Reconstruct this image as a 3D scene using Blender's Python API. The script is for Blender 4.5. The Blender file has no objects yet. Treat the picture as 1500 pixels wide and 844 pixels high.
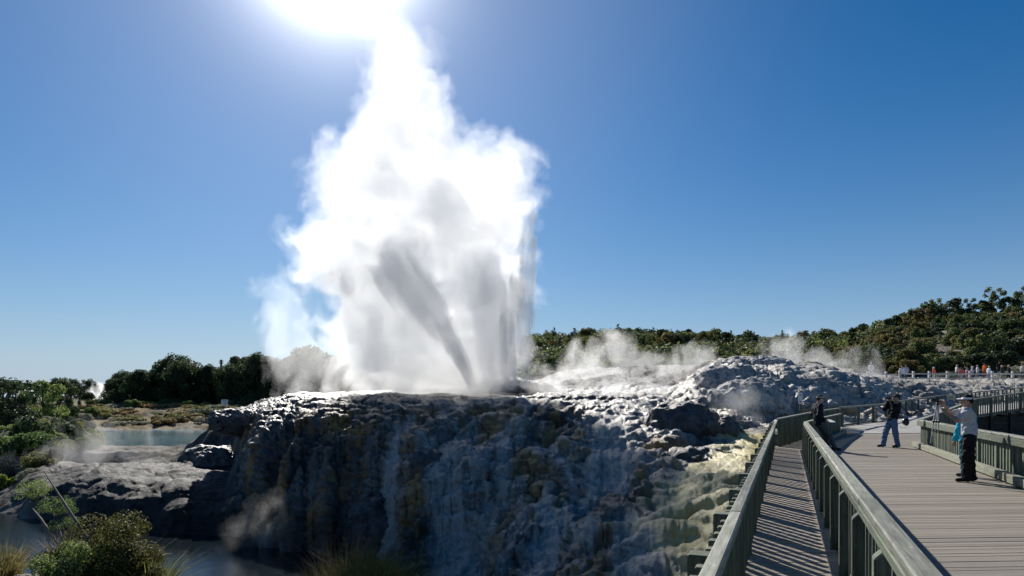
import bpy, bmesh, math, random
import numpy as np
import openvdb as vdb
from mathutils import Vector, Matrix, Euler

random.seed(7)
RNG = np.random.default_rng(11)
SC = bpy.context.scene
COL = SC.collection
F, H, CX, HY = 1000.0, 1.65, 750.0, 583.0      # focal length, eye height, centre column and horizon row of the 1500 px photograph
rad = math.radians


def P(px, py, Y):
    return Vector(((px - CX) / F * Y, Y, H - (py - HY) * Y / F))


# ------------------------------------------------------------------ numpy noise
def _hash(ix, iy, iz, seed):
    h = (ix.astype(np.uint32) * np.uint32(374761393) + iy.astype(np.uint32) * np.uint32(668265263)
         + iz.astype(np.uint32) * np.uint32(2147483647) + np.uint32((seed * 144665 + 12345) & 0xffffffff))
    h = (h ^ (h >> np.uint32(13))) * np.uint32(1274126177)
    h = (h ^ (h >> np.uint32(16))) * np.uint32(2246822519)
    h ^= h >> np.uint32(13)
    return (h & np.uint32(0xffffff)).astype(np.float32) / np.float32(0xffffff)


def vnoise(p, seed=0):
    f = np.floor(p)
    i = f.astype(np.int64)
    t = (p - f).astype(np.float32)
    t = t * t * t * (t * (t * 6 - 15) + 10)
    r = 0
    for a in (0, 1):
        wa = t[:, 0] if a else 1 - t[:, 0]
        for b in (0, 1):
            wb = wa * (t[:, 1] if b else 1 - t[:, 1])
            for c in (0, 1):
                w = wb * (t[:, 2] if c else 1 - t[:, 2])
                r = r + w * _hash(i[:, 0] + a, i[:, 1] + b, i[:, 2] + c, seed)
    return r * 2 - 1


def fbm(p, octaves=4, seed=0, gain=0.5):
    r, a, s = 0, 1.0, 0
    for k in range(octaves):
        r = r + a * vnoise(p * (2.03 ** k) + 17.3 * k, seed + k)
        s += a
        a *= gain
    return r / s


def worley(p, seed=0):
    f = np.floor(p).astype(np.int64)
    t = (p - f).astype(np.float32)
    d1 = np.full(len(p), 9.0, np.float32)
    d2 = np.full(len(p), 9.0, np.float32)
    for a in (-1, 0, 1):
        for b in (-1, 0, 1):
            for c in (-1, 0, 1):
                ix, iy, iz = f[:, 0] + a, f[:, 1] + b, f[:, 2] + c
                d = ((a + _hash(ix, iy, iz, seed) - t[:, 0]) ** 2 + (b + _hash(ix, iy, iz, seed + 51) - t[:, 1]) ** 2
                     + (c + _hash(ix, iy, iz, seed + 97) - t[:, 2]) ** 2)
                d2 = np.minimum(d2, np.maximum(d1, d))
                d1 = np.minimum(d1, d)
    return np.sqrt(d1), np.sqrt(d2)


def sstep(a, b, x):
    t = np.clip((x - a) / (b - a), 0, 1)
    return t * t * (3 - 2 * t)


# ------------------------------------------------------------------ objects
def tag(o, label=None, cat=None, group=None, kind=None):
    if label:
        o["label"] = label
    if cat:
        o["category"] = cat
    if group:
        o["group"] = group
    if kind:
        o["kind"] = kind
    return o


def link(name, me, mat=None, parent=None, loc=None):
    o = bpy.data.objects.new(name, me)
    COL.objects.link(o)
    if mat is not None and me is not None and not me.materials:
        me.materials.append(mat)
    if parent is not None:
        o.parent = parent
    if loc is not None:
        o.location = loc
    return o


def empty(name, loc=(0, 0, 0), rz=0.0):
    o = bpy.data.objects.new(name, None)
    COL.objects.link(o)
    o.location = loc
    o.rotation_euler = (0, 0, rz)
    o.empty_display_size = 0.2
    return o


def copy_tree(o, parent=None):
    kids = list(o.children)
    c = o.copy()
    COL.objects.link(c)
    if parent is not None:
        c.parent = parent
    for k in kids:
        copy_tree(k, c)
    return c


def np_mesh(name, v, faces, smooth=True):
    """faces: one (n,3) or (n,4) int array, or a list of such arrays"""
    if not isinstance(faces, (list, tuple)):
        faces = [faces]
    faces = [np.asarray(f, np.int32) for f in faces if f is not None and len(f)]
    v = np.asarray(v, np.float32)
    me = bpy.data.meshes.new(name)
    me.vertices.add(len(v))
    me.vertices.foreach_set("co", v.ravel())
    nl = sum(f.size for f in faces)
    me.loops.add(nl)
    me.loops.foreach_set("vertex_index", np.concatenate([f.ravel() for f in faces]))
    tot = np.concatenate([np.full(len(f), f.shape[1], np.int32) for f in faces])
    me.polygons.add(len(tot))
    me.polygons.foreach_set("loop_start", np.concatenate([[0], np.cumsum(tot)[:-1]]).astype(np.int32))
    me.update(calc_edges=True)
    me.validate()
    me.polygons.foreach_set("use_smooth", np.full(len(me.polygons), smooth))
    me.update()
    return me


def grid_faces(nr, nc):
    i = np.arange(nr * nc).reshape(nr, nc)
    return np.stack([i[:-1, :-1].ravel(), i[:-1, 1:].ravel(), i[1:, 1:].ravel(), i[1:, :-1].ravel()], 1)


def iso_mesh(name, fn, lo, hi, vox, iso=0.0, adapt=0.0, smooth=True):
    """closed surface fn(points) < iso, outward normals"""
    lo, hi = np.array(lo, float), np.array(hi, float)
    n = np.ceil((hi - lo) / vox).astype(int) + 1
    ax = [lo[k] + vox * np.arange(n[k]) for k in range(3)]
    g = np.stack(np.meshgrid(*ax, indexing="ij"), -1).reshape(-1, 3)
    a = fn(g).reshape(n).astype(np.float32)
    return array_mesh(name, a, lo, vox, iso, adapt, smooth)


def array_mesh(name, a, lo, vox, iso=0.0, adapt=0.0, smooth=True):
    a = a.copy()
    big = float(abs(a).max()) + 1
    a[0], a[-1] = big, big
    a[:, 0], a[:, -1] = big, big
    a[:, :, 0], a[:, :, -1] = big, big
    gr = vdb.FloatGrid(big)
    gr.copyFromArray(a)
    pts, tris, quads = gr.convertToPolygons(iso, adapt)
    pts = np.asarray(pts) * vox + np.asarray(lo)
    # orient outward
    vol = 0.0
    for f in (tris, quads):
        if len(f):
            q = pts[f]
            vol += np.einsum("ij,ij->i", q[:, 0], np.cross(q[:, 1], q[:, 2])).sum()
            if f.shape[1] == 4:
                vol += np.einsum("ij,ij->i", q[:, 0], np.cross(q[:, 2], q[:, 3])).sum()
    if vol < 0:
        tris, quads = tris[:, ::-1], quads[:, ::-1]
    return np_mesh(name, pts, [tris, quads], smooth)


# ------------------------------------------------------------------ node helpers
def new_mat(name):
    m = bpy.data.materials.new(name)
    m.use_nodes = True
    nt = m.node_tree
    nt.nodes.clear()
    out = nt.nodes.new("ShaderNodeOutputMaterial")
    return m, nt, out


def nd(nt, kind, **kw):
    n = nt.nodes.new("ShaderNode" + kind)
    for k, v in kw.items():
        if k in n.inputs.keys():
            n.inputs[k].default_value = v
        else:
            setattr(n, k, v)
    return n


def lk(nt, a, b):
    nt.links.new(a, b)


def ramp(nt, src, stops):
    r = nt.nodes.new("ShaderNodeValToRGB")
    e = r.color_ramp.elements
    while len(e) < len(stops):
        e.new(0.5)
    for k, (p, c) in enumerate(stops):
        e[k].position = p
        e[k].color = (c, c, c, 1) if not hasattr(c, "__len__") else (*c, 1)
    lk(nt, src, r.inputs[0])
    return r.outputs[0]


def mix(nt, f, a, b, mode="MIX"):
    m = nt.nodes.new("ShaderNodeMix")
    m.data_type = "RGBA"
    m.blend_type = mode
    for s, v in ((0, f), (6, a), (7, b)):
        if hasattr(v, "links"):
            lk(nt, v, m.inputs[s])
        elif s == 0:
            m.inputs[0].default_value = v
        else:
            m.inputs[s].default_value = (*v, 1)
    return m.outputs[2]


def math_n(nt, op, a, b=0.0):
    m = nt.nodes.new("ShaderNodeMath")
    m.operation = op
    for s, v in ((0, a), (1, b)):
        if hasattr(v, "links"):
            lk(nt, v, m.inputs[s])
        else:
            m.inputs[s].default_value = v
    return m.outputs[0]


def coords(nt, scale=(1, 1, 1), space="Object", rnd=False):
    tc = nt.nodes.new("ShaderNodeTexCoord")
    mp = nt.nodes.new("ShaderNodeMapping")
    mp.inputs["Scale"].default_value = scale
    lk(nt, tc.outputs[space], mp.inputs["Vector"])
    if rnd:
        oi = nt.nodes.new("ShaderNodeObjectInfo")
        vm = nt.nodes.new("ShaderNodeVectorMath")
        vm.operation = "SCALE"
        vm.inputs[0].default_value = (37.0, 91.0, 53.0)
        lk(nt, oi.outputs["Random"], vm.inputs["Scale"])
        lk(nt, vm.outputs[0], mp.inputs["Location"])
    return mp.outputs[0]


def noise(nt, vec, scale, detail=4, rough=0.55):
    n = nd(nt, "TexNoise", Scale=scale, Detail=detail, Roughness=rough)
    lk(nt, vec, n.inputs["Vector"])
    return n.outputs["Fac"]


def bump(nt, h, strength, dist=0.02, normal=None):
    b = nd(nt, "Bump", Strength=strength, Distance=dist)
    lk(nt, h, b.inputs["Height"])
    if normal is not None:
        lk(nt, normal, b.inputs["Normal"])
    return b.outputs[0]


def principled(nt, out, color, rough=0.6, spec=0.5, normal=None, **kw):
    b = nd(nt, "BsdfPrincipled")
    if hasattr(color, "links"):
        lk(nt, color, b.inputs["Base Color"])
    else:
        b.inputs["Base Color"].default_value = (*color, 1)
    if hasattr(rough, "links"):
        lk(nt, rough, b.inputs["Roughness"])
    else:
        b.inputs["Roughness"].default_value = rough
    b.inputs["Specular IOR Level"].default_value = spec
    if normal is not None:
        lk(nt, normal, b.inputs["Normal"])
    for k, v in kw.items():
        b.inputs[k].default_value = v
    lk(nt, b.outputs[0], out.inputs["Surface"])
    return b


def plain(name, color, rough=0.7, spec=0.4, var=0.25, scale=12.0, bmp=0.15):
    m, nt, out = new_mat(name)
    c = coords(nt)
    n = noise(nt, c, scale, 4)
    a = tuple(x * (1 - var) for x in color)
    b = tuple(min(1, x * (1 + var)) for x in color)
    principled(nt, out, mix(nt, n, a, b), rough, spec, bump(nt, n, bmp, 0.01))
    return m


def wood(name, base, pale, lichen, rough=0.8, gscale=1.0):
    m, nt, out = new_mat(name)
    c = coords(nt, (0.6 * gscale, 9 * gscale, 9 * gscale), rnd=True)
    grain = noise(nt, c, 5.0, 6, 0.65)
    c2 = coords(nt, (1, 1, 1), rnd=True)
    blot = noise(nt, c2, 3.5, 5, 0.6)
    spots = noise(nt, c2, 22.0, 3, 0.6)
    oi = nd(nt, "ObjectInfo")
    col = mix(nt, ramp(nt, grain, [(0.3, 0.0), (0.72, 1.0)]), base, pale)
    col = mix(nt, ramp(nt, blot, [(0.45, 0.0), (0.75, 0.75)]), col, lichen)
    col = mix(nt, ramp(nt, spots, [(0.62, 0.0), (0.72, 0.5)]), col, tuple(min(1, x * 1.5) for x in pale))
    v = nd(nt, "MapRange")
    lk(nt, oi.outputs["Random"], v.inputs[0])
    v.inputs[3].default_value, v.inputs[4].default_value = 0.75, 1.2
    hs = nd(nt, "HueSaturation")
    lk(nt, v.outputs[0], hs.inputs["Value"])
    lk(nt, col, hs.inputs["Color"])
    n = bump(nt, grain, 0.5, 0.006)
    principled(nt, out, hs.outputs[0], rough, 0.3, n)
    return m


def foliage(name, dark, light, trans=0.3, scale=0.8):
    m, nt, out = new_mat(name)
    oi = nd(nt, "ObjectInfo")
    geo = nd(nt, "NewGeometry")
    c = coords(nt, rnd=True)
    n = noise(nt, c, scale, 3)
    f = mix(nt, 0.5, n, geo.outputs["Random Per Island"])
    col = mix(nt, ramp(nt, f, [(0.25, 0.0), (0.75, 1.0)]), dark, light)
    v = nd(nt, "MapRange")
    lk(nt, oi.outputs["Random"], v.inputs[0])
    v.inputs[3].default_value, v.inputs[4].default_value = 0.7, 1.25
    hs = nd(nt, "HueSaturation")
    lk(nt, v.outputs[0], hs.inputs["Value"])
    lk(nt, col, hs.inputs["Color"])
    hv = nd(nt, "MapRange")
    lk(nt, oi.outputs["Random"], hv.inputs[0])
    hv.inputs[3].default_value, hv.inputs[4].default_value = 0.525, 0.475
    lk(nt, hv.outputs[0], hs.inputs["Hue"])
    p = nd(nt, "BsdfPrincipled")
    lk(nt, hs.outputs[0], p.inputs["Base Color"])
    p.inputs["Roughness"].default_value = 0.6
    p.inputs["Specular IOR Level"].default_value = 0.25
    t = nd(nt, "BsdfTranslucent")
    lk(nt, hs.outputs[0], t.inputs["Color"])
    ms = nd(nt, "MixShader")
    ms.inputs[0].default_value = trans
    lk(nt, p.outputs[0], ms.inputs[1])
    lk(nt, t.outputs[0], ms.inputs[2])
    lk(nt, ms.outputs[0], out.inputs["Surface"])
    return m


def steam_mat(name, density, color=(1, 1, 1), g=0.45, absorb=0.0):
    m, nt, out = new_mat(name)
    s = nd(nt, "VolumeScatter", Density=density, Anisotropy=g)
    s.inputs["Color"].default_value = (*color, 1)
    sh = s.outputs[0]
    if absorb > 0:
        ab = nd(nt, "VolumeAbsorption", Density=absorb)
        ab.inputs["Color"].default_value = (0.35, 0.42, 0.5, 1)
        ad = nd(nt, "AddShader")
        lk(nt, s.outputs[0], ad.inputs[0])
        lk(nt, ab.outputs[0], ad.inputs[1])
        sh = ad.outputs[0]
    lk(nt, sh, out.inputs["Volume"])
    return m
# ================================================================== camera, sun, sky
SUN = Vector((-266.0, 1000.0, 688.0)).normalized()
SUN_EL = math.asin(SUN.z)
SUN_AZ = math.atan2(SUN.x, SUN.y)

cam = bpy.data.cameras.new("camera")
cam.sensor_width = 36.0
cam.lens = 36.0 * F / 1500.0
cam.shift_y = (HY - 422.0) / 1500.0
cam.clip_start, cam.clip_end = 0.05, 30000.0
cob = bpy.data.objects.new("camera", cam)
COL.objects.link(cob)
cob.location = (0, 0, H)
cob.rotation_euler = (rad(90), 0, 0)
SC.camera = cob

sun = bpy.data.lights.new("sun", "SUN")
sun.energy = 5.0
sun.angle = rad(0.53)
sun.color = (1.0, 0.95, 0.87)
sob = bpy.data.objects.new("sun", sun)
COL.objects.link(sob)
sob.rotation_euler = SUN.to_track_quat("Z", "Y").to_euler()
sob.location = SUN * 60

w = bpy.data.worlds.new("World")
SC.world = w
w.use_nodes = True
nt = w.node_tree
nt.nodes.clear()
wo = nt.nodes.new("ShaderNodeOutputWorld")
bg = nd(nt, "Background", Strength=0.063)
sky = nd(nt, "TexSky", sky_type="NISHITA", sun_disc=False, sun_elevation=SUN_EL, sun_rotation=SUN_AZ,
         altitude=200.0, air_density=1.0, dust_density=0.12, ozone_density=5.0)
tc = nd(nt, "TexCoord")
dt = nd(nt, "VectorMath", operation="DOT_PRODUCT")
nrm = nd(nt, "VectorMath", operation="NORMALIZE")
lk(nt, tc.outputs["Generated"], nrm.inputs[0])
lk(nt, nrm.outputs[0], dt.inputs[0])
dt.inputs[1].default_value = SUN
# aureole of the sun: bright core and a wide soft skirt, in sky directions
cosv = math_n(nt, "MAXIMUM", dt.outputs["Value"], 0.0)
core = math_n(nt, "MULTIPLY", math_n(nt, "POWER", cosv, 600.0), 80.0)
mid = math_n(nt, "MULTIPLY", math_n(nt, "POWER", cosv, 170.0), 15.0)
wide = math_n(nt, "MULTIPLY", math_n(nt, "POWER", cosv, 13.0), 2.4)
glow = math_n(nt, "ADD", math_n(nt, "ADD", core, mid), wide)
hs = nd(nt, "HueSaturation", Saturation=1.36, Value=0.80)
lk(nt, sky.outputs[0], hs.inputs["Color"])
# pale blue air low over the horizon
sz = nd(nt, "SeparateXYZ")
lk(nt, nrm.outputs[0], sz.inputs[0])
low = math_n(nt, "POWER", 2.718, math_n(nt, "MULTIPLY", math_n(nt, "ABSOLUTE", sz.outputs["Z"]), -7.5))
air = mix(nt, math_n(nt, "MULTIPLY", low, 0.92), hs.outputs[0], (4.6, 5.9, 7.9))
gl = nd(nt, "VectorMath", operation="SCALE")
gl.inputs[0].default_value = (1.0, 0.98, 0.95)
lk(nt, glow, gl.inputs["Scale"])
ad = nd(nt, "VectorMath", operation="ADD")
lk(nt, air, ad.inputs[0])
lk(nt, gl.outputs[0], ad.inputs[1])
lk(nt, ad.outputs[0], bg.inputs["Color"])
lk(nt, bg.outputs[0], wo.inputs["Surface"])

SC.view_settings.view_transform = "Standard"
SC.view_settings.look = "None"
SC.view_settings.gamma = 1.0
SC.view_settings.exposure = 0.48
SC.view_settings.use_curve_mapping = False
SC.render.engine = "CYCLES"
cy = SC.cycles
cy.use_denoising = True
cy.denoising_prefilter = "ACCURATE"
cy.max_bounces = 24
cy.diffuse_bounces = 3
cy.glossy_bounces = 3
cy.transmission_bounces = 4
cy.volume_bounces = 20
cy.transparent_max_bounces = 64
cy.use_adaptive_sampling = True
cy.adaptive_threshold = 0.015
cy.sample_clamp_indirect = 3.0

# ================================================================== terrain
ZW = -5.0            # the stream
ZP = -2.2            # the upper pond


def col_z(py, Y):
    return H - (py - HY) * Y / F


# columns of (Y, z) read off the photograph's rims and feet
TC = {
    -420: [(2, -1.6), (12, -2.6), (20, -3.8), (26, -5.6), (39, -5.6), (42, -4.6), (48, -3.6), (54, -2.6), (64, -1.4), (90, 0), (125, 1)],
    0: [(2, -1.6), (10, -2.6), (18.5, -3.55), (22, -4.0), (26, -5.6), (38, -5.6), (40, -4.9), (42, -4.6), (48, -4.0), (53.4, -3.0), (64, -1.9), (90, -0.6), (125, 0.8)],
    75: [(2, -1.6), (10, -2.6), (18, -3.5), (22, -4.0), (27, -5.6), (36.5, -5.6), (37.5, -5.0), (38.5, -3.6), (42, -3.2), (46, -3.0), (57, -2.4), (78, -1.8), (95, -0.3), (125, 0.9)],
    150: [(2, -1.6), (10, -2.5), (18, -3.6), (22, -4.3), (26, -5.7), (34, -5.7), (34.6, -5.0), (35.2, -3.7), (37, -2.85), (40, -2.6), (43.5, -2.5), (45, -3.0), (48.5, -3.1), (49.5, -2.25), (53, -2.05), (54.5, -2.5), (70, -2.9), (80, -2.4), (84, -2.1), (100, 0.0), (125, 0.9)],
    250: [(2, -1.6), (10, -2.5), (17, -3.8), (21, -4.7), (25, -5.8), (32.8, -5.8), (33.4, -5.0), (34, -3.9), (35.8, -3.0), (39, -2.55), (42.5, -2.45), (44.5, -2.95), (47, -2.9), (48.5, -2.3), (52, -2.05), (54.5, -2.6), (70, -2.9), (81, -2.5), (85, -2.0), (100, 0.1), (125, 0.9)],
    325: [(2, -1.6), (10, -2.5), (17, -3.9), (21, -5.0), (25, -5.9), (32.4, -5.9), (33, -5.2), (33.8, -4.2), (35.5, -3.3), (38, -2.7), (40, -2.6), (42, -2.2), (44.5, -1.4), (46.5, 0.1), (48, 0.3), (50, -0.6), (54, -2.4), (82, -2.5), (85, -2.0), (100, 0.2), (125, 1.0)],
    350: [(2, -1.6), (10, -2.5), (17, -3.9), (20, -5.0), (24, -5.9), (31.8, -5.9), (32.4, -5.0), (33.6, -3.6), (36, -2.6), (38, -1.5), (39.5, -0.4), (41, 0.5), (44, 0.75), (48, 0.7), (53, -1.5), (60, -2.4), (82, -2.5), (85, -2.0), (100, 0.2), (125, 1.0)],
    385: [(2, -1.6), (10, -2.5), (17, -3.9), (20, -5.0), (24, -5.8), (30.6, -5.8), (31.2, -5.0), (32.4, -3.4), (33.8, -1.6), (35.2, -0.3), (37.6, 0.65), (42, 1.1), (48, 1.3), (55, 0.4), (64, -1.2), (85, -1.6), (100, 0.3), (125, 1.0)],
    450: [(2, -1.6), (10, -2.5), (17, -3.7), (20, -4.8), (23, -5.7), (29.4, -5.7), (30.2, -5.0), (31, -3.8), (32, -2.1), (33.2, -0.5), (34.8, 0.6), (38, 1.36), (42, 1.72), (50, 1.95), (60, 1.2), (75, 0.3), (100, 0.6), (125, 1.0)],
    560: [(2, -1.6), (10, -2.4), (16, -3.0), (20, -4.0), (23, -4.9), (27.4, -5.3), (28.6, -4.7), (29.3, -3.7), (30.2, -2.3), (31.6, -0.75), (33, 0.4), (36, 1.3), (40, 1.75), (48, 2.05), (56, 2.2), (70, 1.5), (100, 1.0), (125, 1.2)],
    620: [(2, -1.6), (10, -2.4), (16, -3.2), (20, -4.3), (25, -5.0), (26.2, -4.4), (27.4, -3.1), (28.6, -2.0), (30.2, -1.0), (31.6, -0.3), (33.4, 0.5), (36.5, 1.35), (41, 1.77), (46, 2.05), (55, 2.4), (70, 2.0), (100, 1.6), (125, 1.8)],
    680: [(2, -1.6), (10, -2.6), (16, -3.7), (20, -4.8), (23.2, -4.9), (24, -4.5), (25.2, -3.6), (26.6, -2.6), (27.4, -1.75), (28.3, -0.85), (31.8, -0.5), (32.4, 0.15), (33.6, 0.62), (37, 1.38), (41, 1.75), (46, 2.1), (55, 2.5), (70, 2.6), (100, 2.4), (125, 2.6)],
    780: [(2, -1.6), (10, -2.6), (16, -3.9), (19, -4.1), (20.2, -3.5), (21.4, -3.0), (22.2, -2.45), (26.2, -2.3), (27, -1.75), (28.6, -1.1), (30.6, -0.35), (32, 0.4), (33.6, 0.85), (36, 1.32), (40, 1.55), (45, 1.85), (55, 2.3), (70, 3.1), (100, 4.2), (125, 5.0)],
    880: [(2, -1.6), (10, -2.8), (15.5, -3.7), (17, -3.0), (18.8, -2.5), (19.6, -2.15), (23.4, -1.98), (24.2, -1.7), (25.6, -1.2), (27, -0.7), (28.6, -0.1), (30, 0.35), (32, 0.8), (36, 1.2), (42, 1.42), (52, 2.2), (60, 2.9), (75, 4.2), (100, 5.6), (125, 6.6)],
    980: [(2, -1.6), (8, -2.8), (13.5, -3.2), (14.8, -2.4), (16.4, -1.85), (18.2, -1.4), (21, -1.28), (23, -0.95), (25, -0.4), (27, 0.1), (29, 0.5), (33, 0.85), (40, 1.3), (50, 2.3), (60, 3.2), (75, 4.4), (100, 5.8), (125, 7.0)],
    1060: [(2, -1.7), (7, -2.8), (11.6, -3.0), (12.8, -2.1), (14.6, -1.5), (16.6, -1.05), (20, -0.74), (24, -0.46), (28, 0.05), (32, 0.3), (36.5, 0.8), (38.5, 1.7), (40.5, 2.6), (43.5, 3.6), (50, 4.2), (60, 4.4), (75, 4.7), (100, 5.9), (125, 7.2)],
    1120: [(2, -1.7), (8, -2.0), (14, -1.2), (18, -0.8), (22, -0.55), (27, -0.2), (31, 0.1), (35, 0.4), (38, 1.0), (40, 2.3), (42.5, 3.2), (45, 3.7), (52, 4.1), (60, 4.2), (75, 4.6), (100, 5.8), (125, 7.4)],
    1180: [(2, -1.8), (8, -1.9), (14, -1.3), (20, -1.0), (27, -0.7), (31, -0.3), (35, 0.2), (38.5, 0.7), (40.5, 1.6), (42.5, 2.6), (46, 3.35), (52, 3.7), (60, 3.8), (75, 4.4), (100, 5.6), (125, 7.6)],
    1250: [(2, -1.8), (8, -1.8), (20, -1.2), (30, -0.9), (33, -0.5), (36, 0.1), (39, 0.6), (41.5, 1.0), (43.5, 2.1), (46.5, 2.95), (52, 3.1), (60, 3.2), (75, 3.9), (90, 5.0), (110, 7.5), (125, 9.5)],
    1330: [(2, -1.8), (8, -1.8), (20, -1.3), (34, -0.9), (40, 0.0), (46, 0.7), (50, 1.4), (53, 2.4), (57, 2.9), (62, 3.1), (75, 3.4), (85, 4.4), (95, 7.5), (110, 10.5), (125, 13.0)],
    1420: [(2, -1.8), (8, -1.8), (20, -1.5), (36, -1.6), (44, -1.2), (50, 0.7), (53, 1.8), (57, 2.7), (62, 3.1), (75, 3.3), (82, 4.2), (92, 8.0), (110, 12.5), (125, 15.0)],
    1540: [(2, -1.8), (8, -1.8), (20, -1.5), (36, -1.6), (44, -1.2), (50, 0.9), (53, 2.0), (57, 2.8), (62, 3.1), (72, 3.3), (80, 4.6), (92, 8.5), (110, 13.5), (125, 16.0)],
    1950: [(2, -1.8), (8, -1.8), (20, -1.5), (36, -1.6), (44, -1.2), (50, 0.9), (53, 2.0), (57, 2.8), (62, 3.1), (72, 3.3), (80, 4.6), (92, 8.5), (110, 13.5), (125, 16.0)],
}
TPX = np.array(sorted(TC))


def base_z(px, Y):
    """px (n,), Y (n,) -> height, blended between the columns"""
    px = np.clip(np.asarray(px, float), TPX[0], TPX[-1] - 1e-3)
    Y = np.asarray(Y, float)
    k = np.clip(np.searchsorted(TPX, px, "right") - 1, 0, len(TPX) - 2)
    t = (px - TPX[k]) / (TPX[k + 1] - TPX[k])
    t = t * t * (3 - 2 * t) * 0.6 + t * 0.4
    out = np.zeros_like(Y)
    prof = [np.array(TC[q]) for q in TPX]
    for j in range(len(TPX) - 1):
        s = k == j
        if s.any():
            a = np.interp(Y[s], prof[j][:, 0], prof[j][:, 1])
            b = np.interp(Y[s], prof[j + 1][:, 0], prof[j + 1][:, 1])
            out[s] = a * (1 - t[s]) + b * t[s]
    return out


def line_x(Y):                       # outer face of the narrow walkway's left fence
    return 8.88 + 0.402 * (Y - 22.9)


pxs = np.concatenate([np.arange(-420, -40, 10), np.arange(-40, 1150, 1.7), np.arange(1150, 1560, 2.6), np.arange(1560, 1940, 12)])
NR, NC = 900, len(pxs)


def shaped(pp, yy):
    """the terrain's own height before rock detail, and what shapes it"""
    ang = (pp - CX) / F
    lat = ang * 32.0
    xx = ang * yy
    q = np.stack([lat * 0.42, yy * 0.05, np.zeros_like(lat)], 1)
    rock = sstep(318, 372, pp) * (1 - sstep(47, 52, yy)) * sstep(11, 14, yy) * (1 - sstep(1085, 1120, pp) * (yy < 33))
    slab = sstep(20, 80, pp) * (1 - sstep(345, 375, pp)) * sstep(31, 32.5, yy) * (1 - sstep(46, 50, yy))
    lobe = fbm(q, 3, 3) * 1.5
    fl = 1 - np.abs(fbm(np.stack([lat * 1.1 + 40, yy * 0.10, np.zeros_like(lat)], 1), 4, 9)) * 2.6
    soft = 1 - 0.5 * sstep(520, 680, pp)
    ysh = yy + (lobe * soft + 0.55 * fl * soft) * rock + 0.7 * fbm(q * 1.6, 3, 21) * slab
    wq = np.stack([xx * 0.16, yy * 0.16, np.zeros_like(xx)], 1)
    wrp = (fbm(wq, 4, 111) * 30 + fbm(wq * 3.1, 3, 113) * 9) * sstep(22, 30, yy) * (1 - sstep(90, 110, yy))
    zz = base_z(pp + wrp, ysh)
    fw_ = sstep(770, 830, pp) * sstep(42, 50, yy) * (1 - sstep(1180, 1260, pp))
    hum = fbm(np.stack([xx * 0.16, yy * 0.10, np.zeros_like(xx)], 1), 4, 131)
    zz = zz + fw_ * (0.55 * np.clip(hum * 2 + 0.1, -0.6, 1))
    # ledges: the falls come down in steps
    mound = rock * sstep(-5.2, -4.4, zz) * (1 - sstep(1.2, 1.9, zz))
    off = fbm(np.stack([xx * 0.20, yy * 0.20, np.zeros_like(xx)], 1), 4, 5) * 2.6
    s = (zz + off) / 1.15
    fr = s - np.floor(s)
    zz = zz + mound * 0.85 * (np.floor(s) + sstep(0.2, 0.85, fr) - s) * sstep(520, 640, pp)
    return zz, rock, slab, lat, xx, wrp


# rows are laid closest where the ground is steep
Yf = np.concatenate([np.linspace(2, 12, 60, endpoint=False), np.linspace(12, 58, 1300, endpoint=False), np.linspace(58, 126, 140)])
kc = np.unique(np.concatenate([np.arange(0, NC, 9), [NC - 1]]))
gp, gy = np.meshgrid(pxs[kc], Yf)
zf = shaped(gp.ravel(), gy.ravel())[0].reshape(gp.shape)
pyf = (H - zf) / gy * F
wt = np.abs(np.diff(pyf, axis=0)) * 0.9 + np.diff(Yf)[:, None] * np.interp(Yf[1:], [2, 11, 13, 48, 60, 126], [1.5, 3, 11, 10, 3, 1.2])[:, None]
cw = np.concatenate([np.zeros((1, len(kc))), np.cumsum(wt, 0)], 0)
cw /= cw[-1]
# the spacing changes gently from column to column
kern = np.hanning(9) / np.hanning(9).sum()
cw = np.stack([np.convolve(np.pad(r_, 4, mode="edge"), kern, "valid") for r_ in cw])
rows_k = np.stack([np.interp(np.linspace(0, 1, NR), cw[:, j], Yf) for j in range(len(kc))], 1)
YY = np.stack([np.interp(pxs, pxs[kc], rows_k[r_]) for r_ in range(NR)])
XXp = np.broadcast_to(pxs, (NR, NC))
yy, pp = YY.ravel(), XXp.ravel().copy()
zz, rock_zone, slab_zone, lat, xx, wrp = shaped(pp, yy)
gx = np.gradient(zz.reshape(NR, NC), axis=0) / np.gradient(YY, axis=0)
slope = np.clip(np.abs(gx).ravel(), 0, 6)
pos = np.stack([xx, yy, zz], 1)
# rock swellings along the normal
T = pos.reshape(NR, NC, 3)
dr = np.gradient(T, axis=0)
dc = np.gradient(T, axis=1)
nor = np.cross(dc, dr)
nor /= np.linalg.norm(nor, axis=2, keepdims=True) + 1e-9
nor[nor[..., 2] < 0] *= -1
nor = nor.reshape(-1, 3)
pale_zone = sstep(1000, 1050, pp) * sstep(33, 37, yy) * (1 - sstep(60, 70, yy))
flat_white = sstep(770, 830, pp) * sstep(38, 46, yy)
rough = np.clip(np.maximum.reduce([rock_zone * 1.0, slab_zone * 0.26, pale_zone * 1.15, flat_white * 0.75]), 0, 1.2)
rough *= 1 - 0.75 * sstep(38.5, 41, yy) * (1 - sstep(720, 800, pp)) * sstep(420, 470, pp)
fpx = np.interp(yy, [12, 16, 18.5, 21, 24, 28, 33], [3.6, 4.9, 5.0, 6.3, 7.9, 9.4, 10.6])
fhw = np.interp(yy, [12, 16, 20, 24, 30, 34], [0.8, 1.5, 2.4, 2.0, 1.3, 0.5])
rough *= 1 - 0.55 * sstep(1.25, 0.6, np.abs(xx - fpx) / fhw) * sstep(12.5, 17, yy) * (1 - sstep(31, 34, yy))
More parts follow.
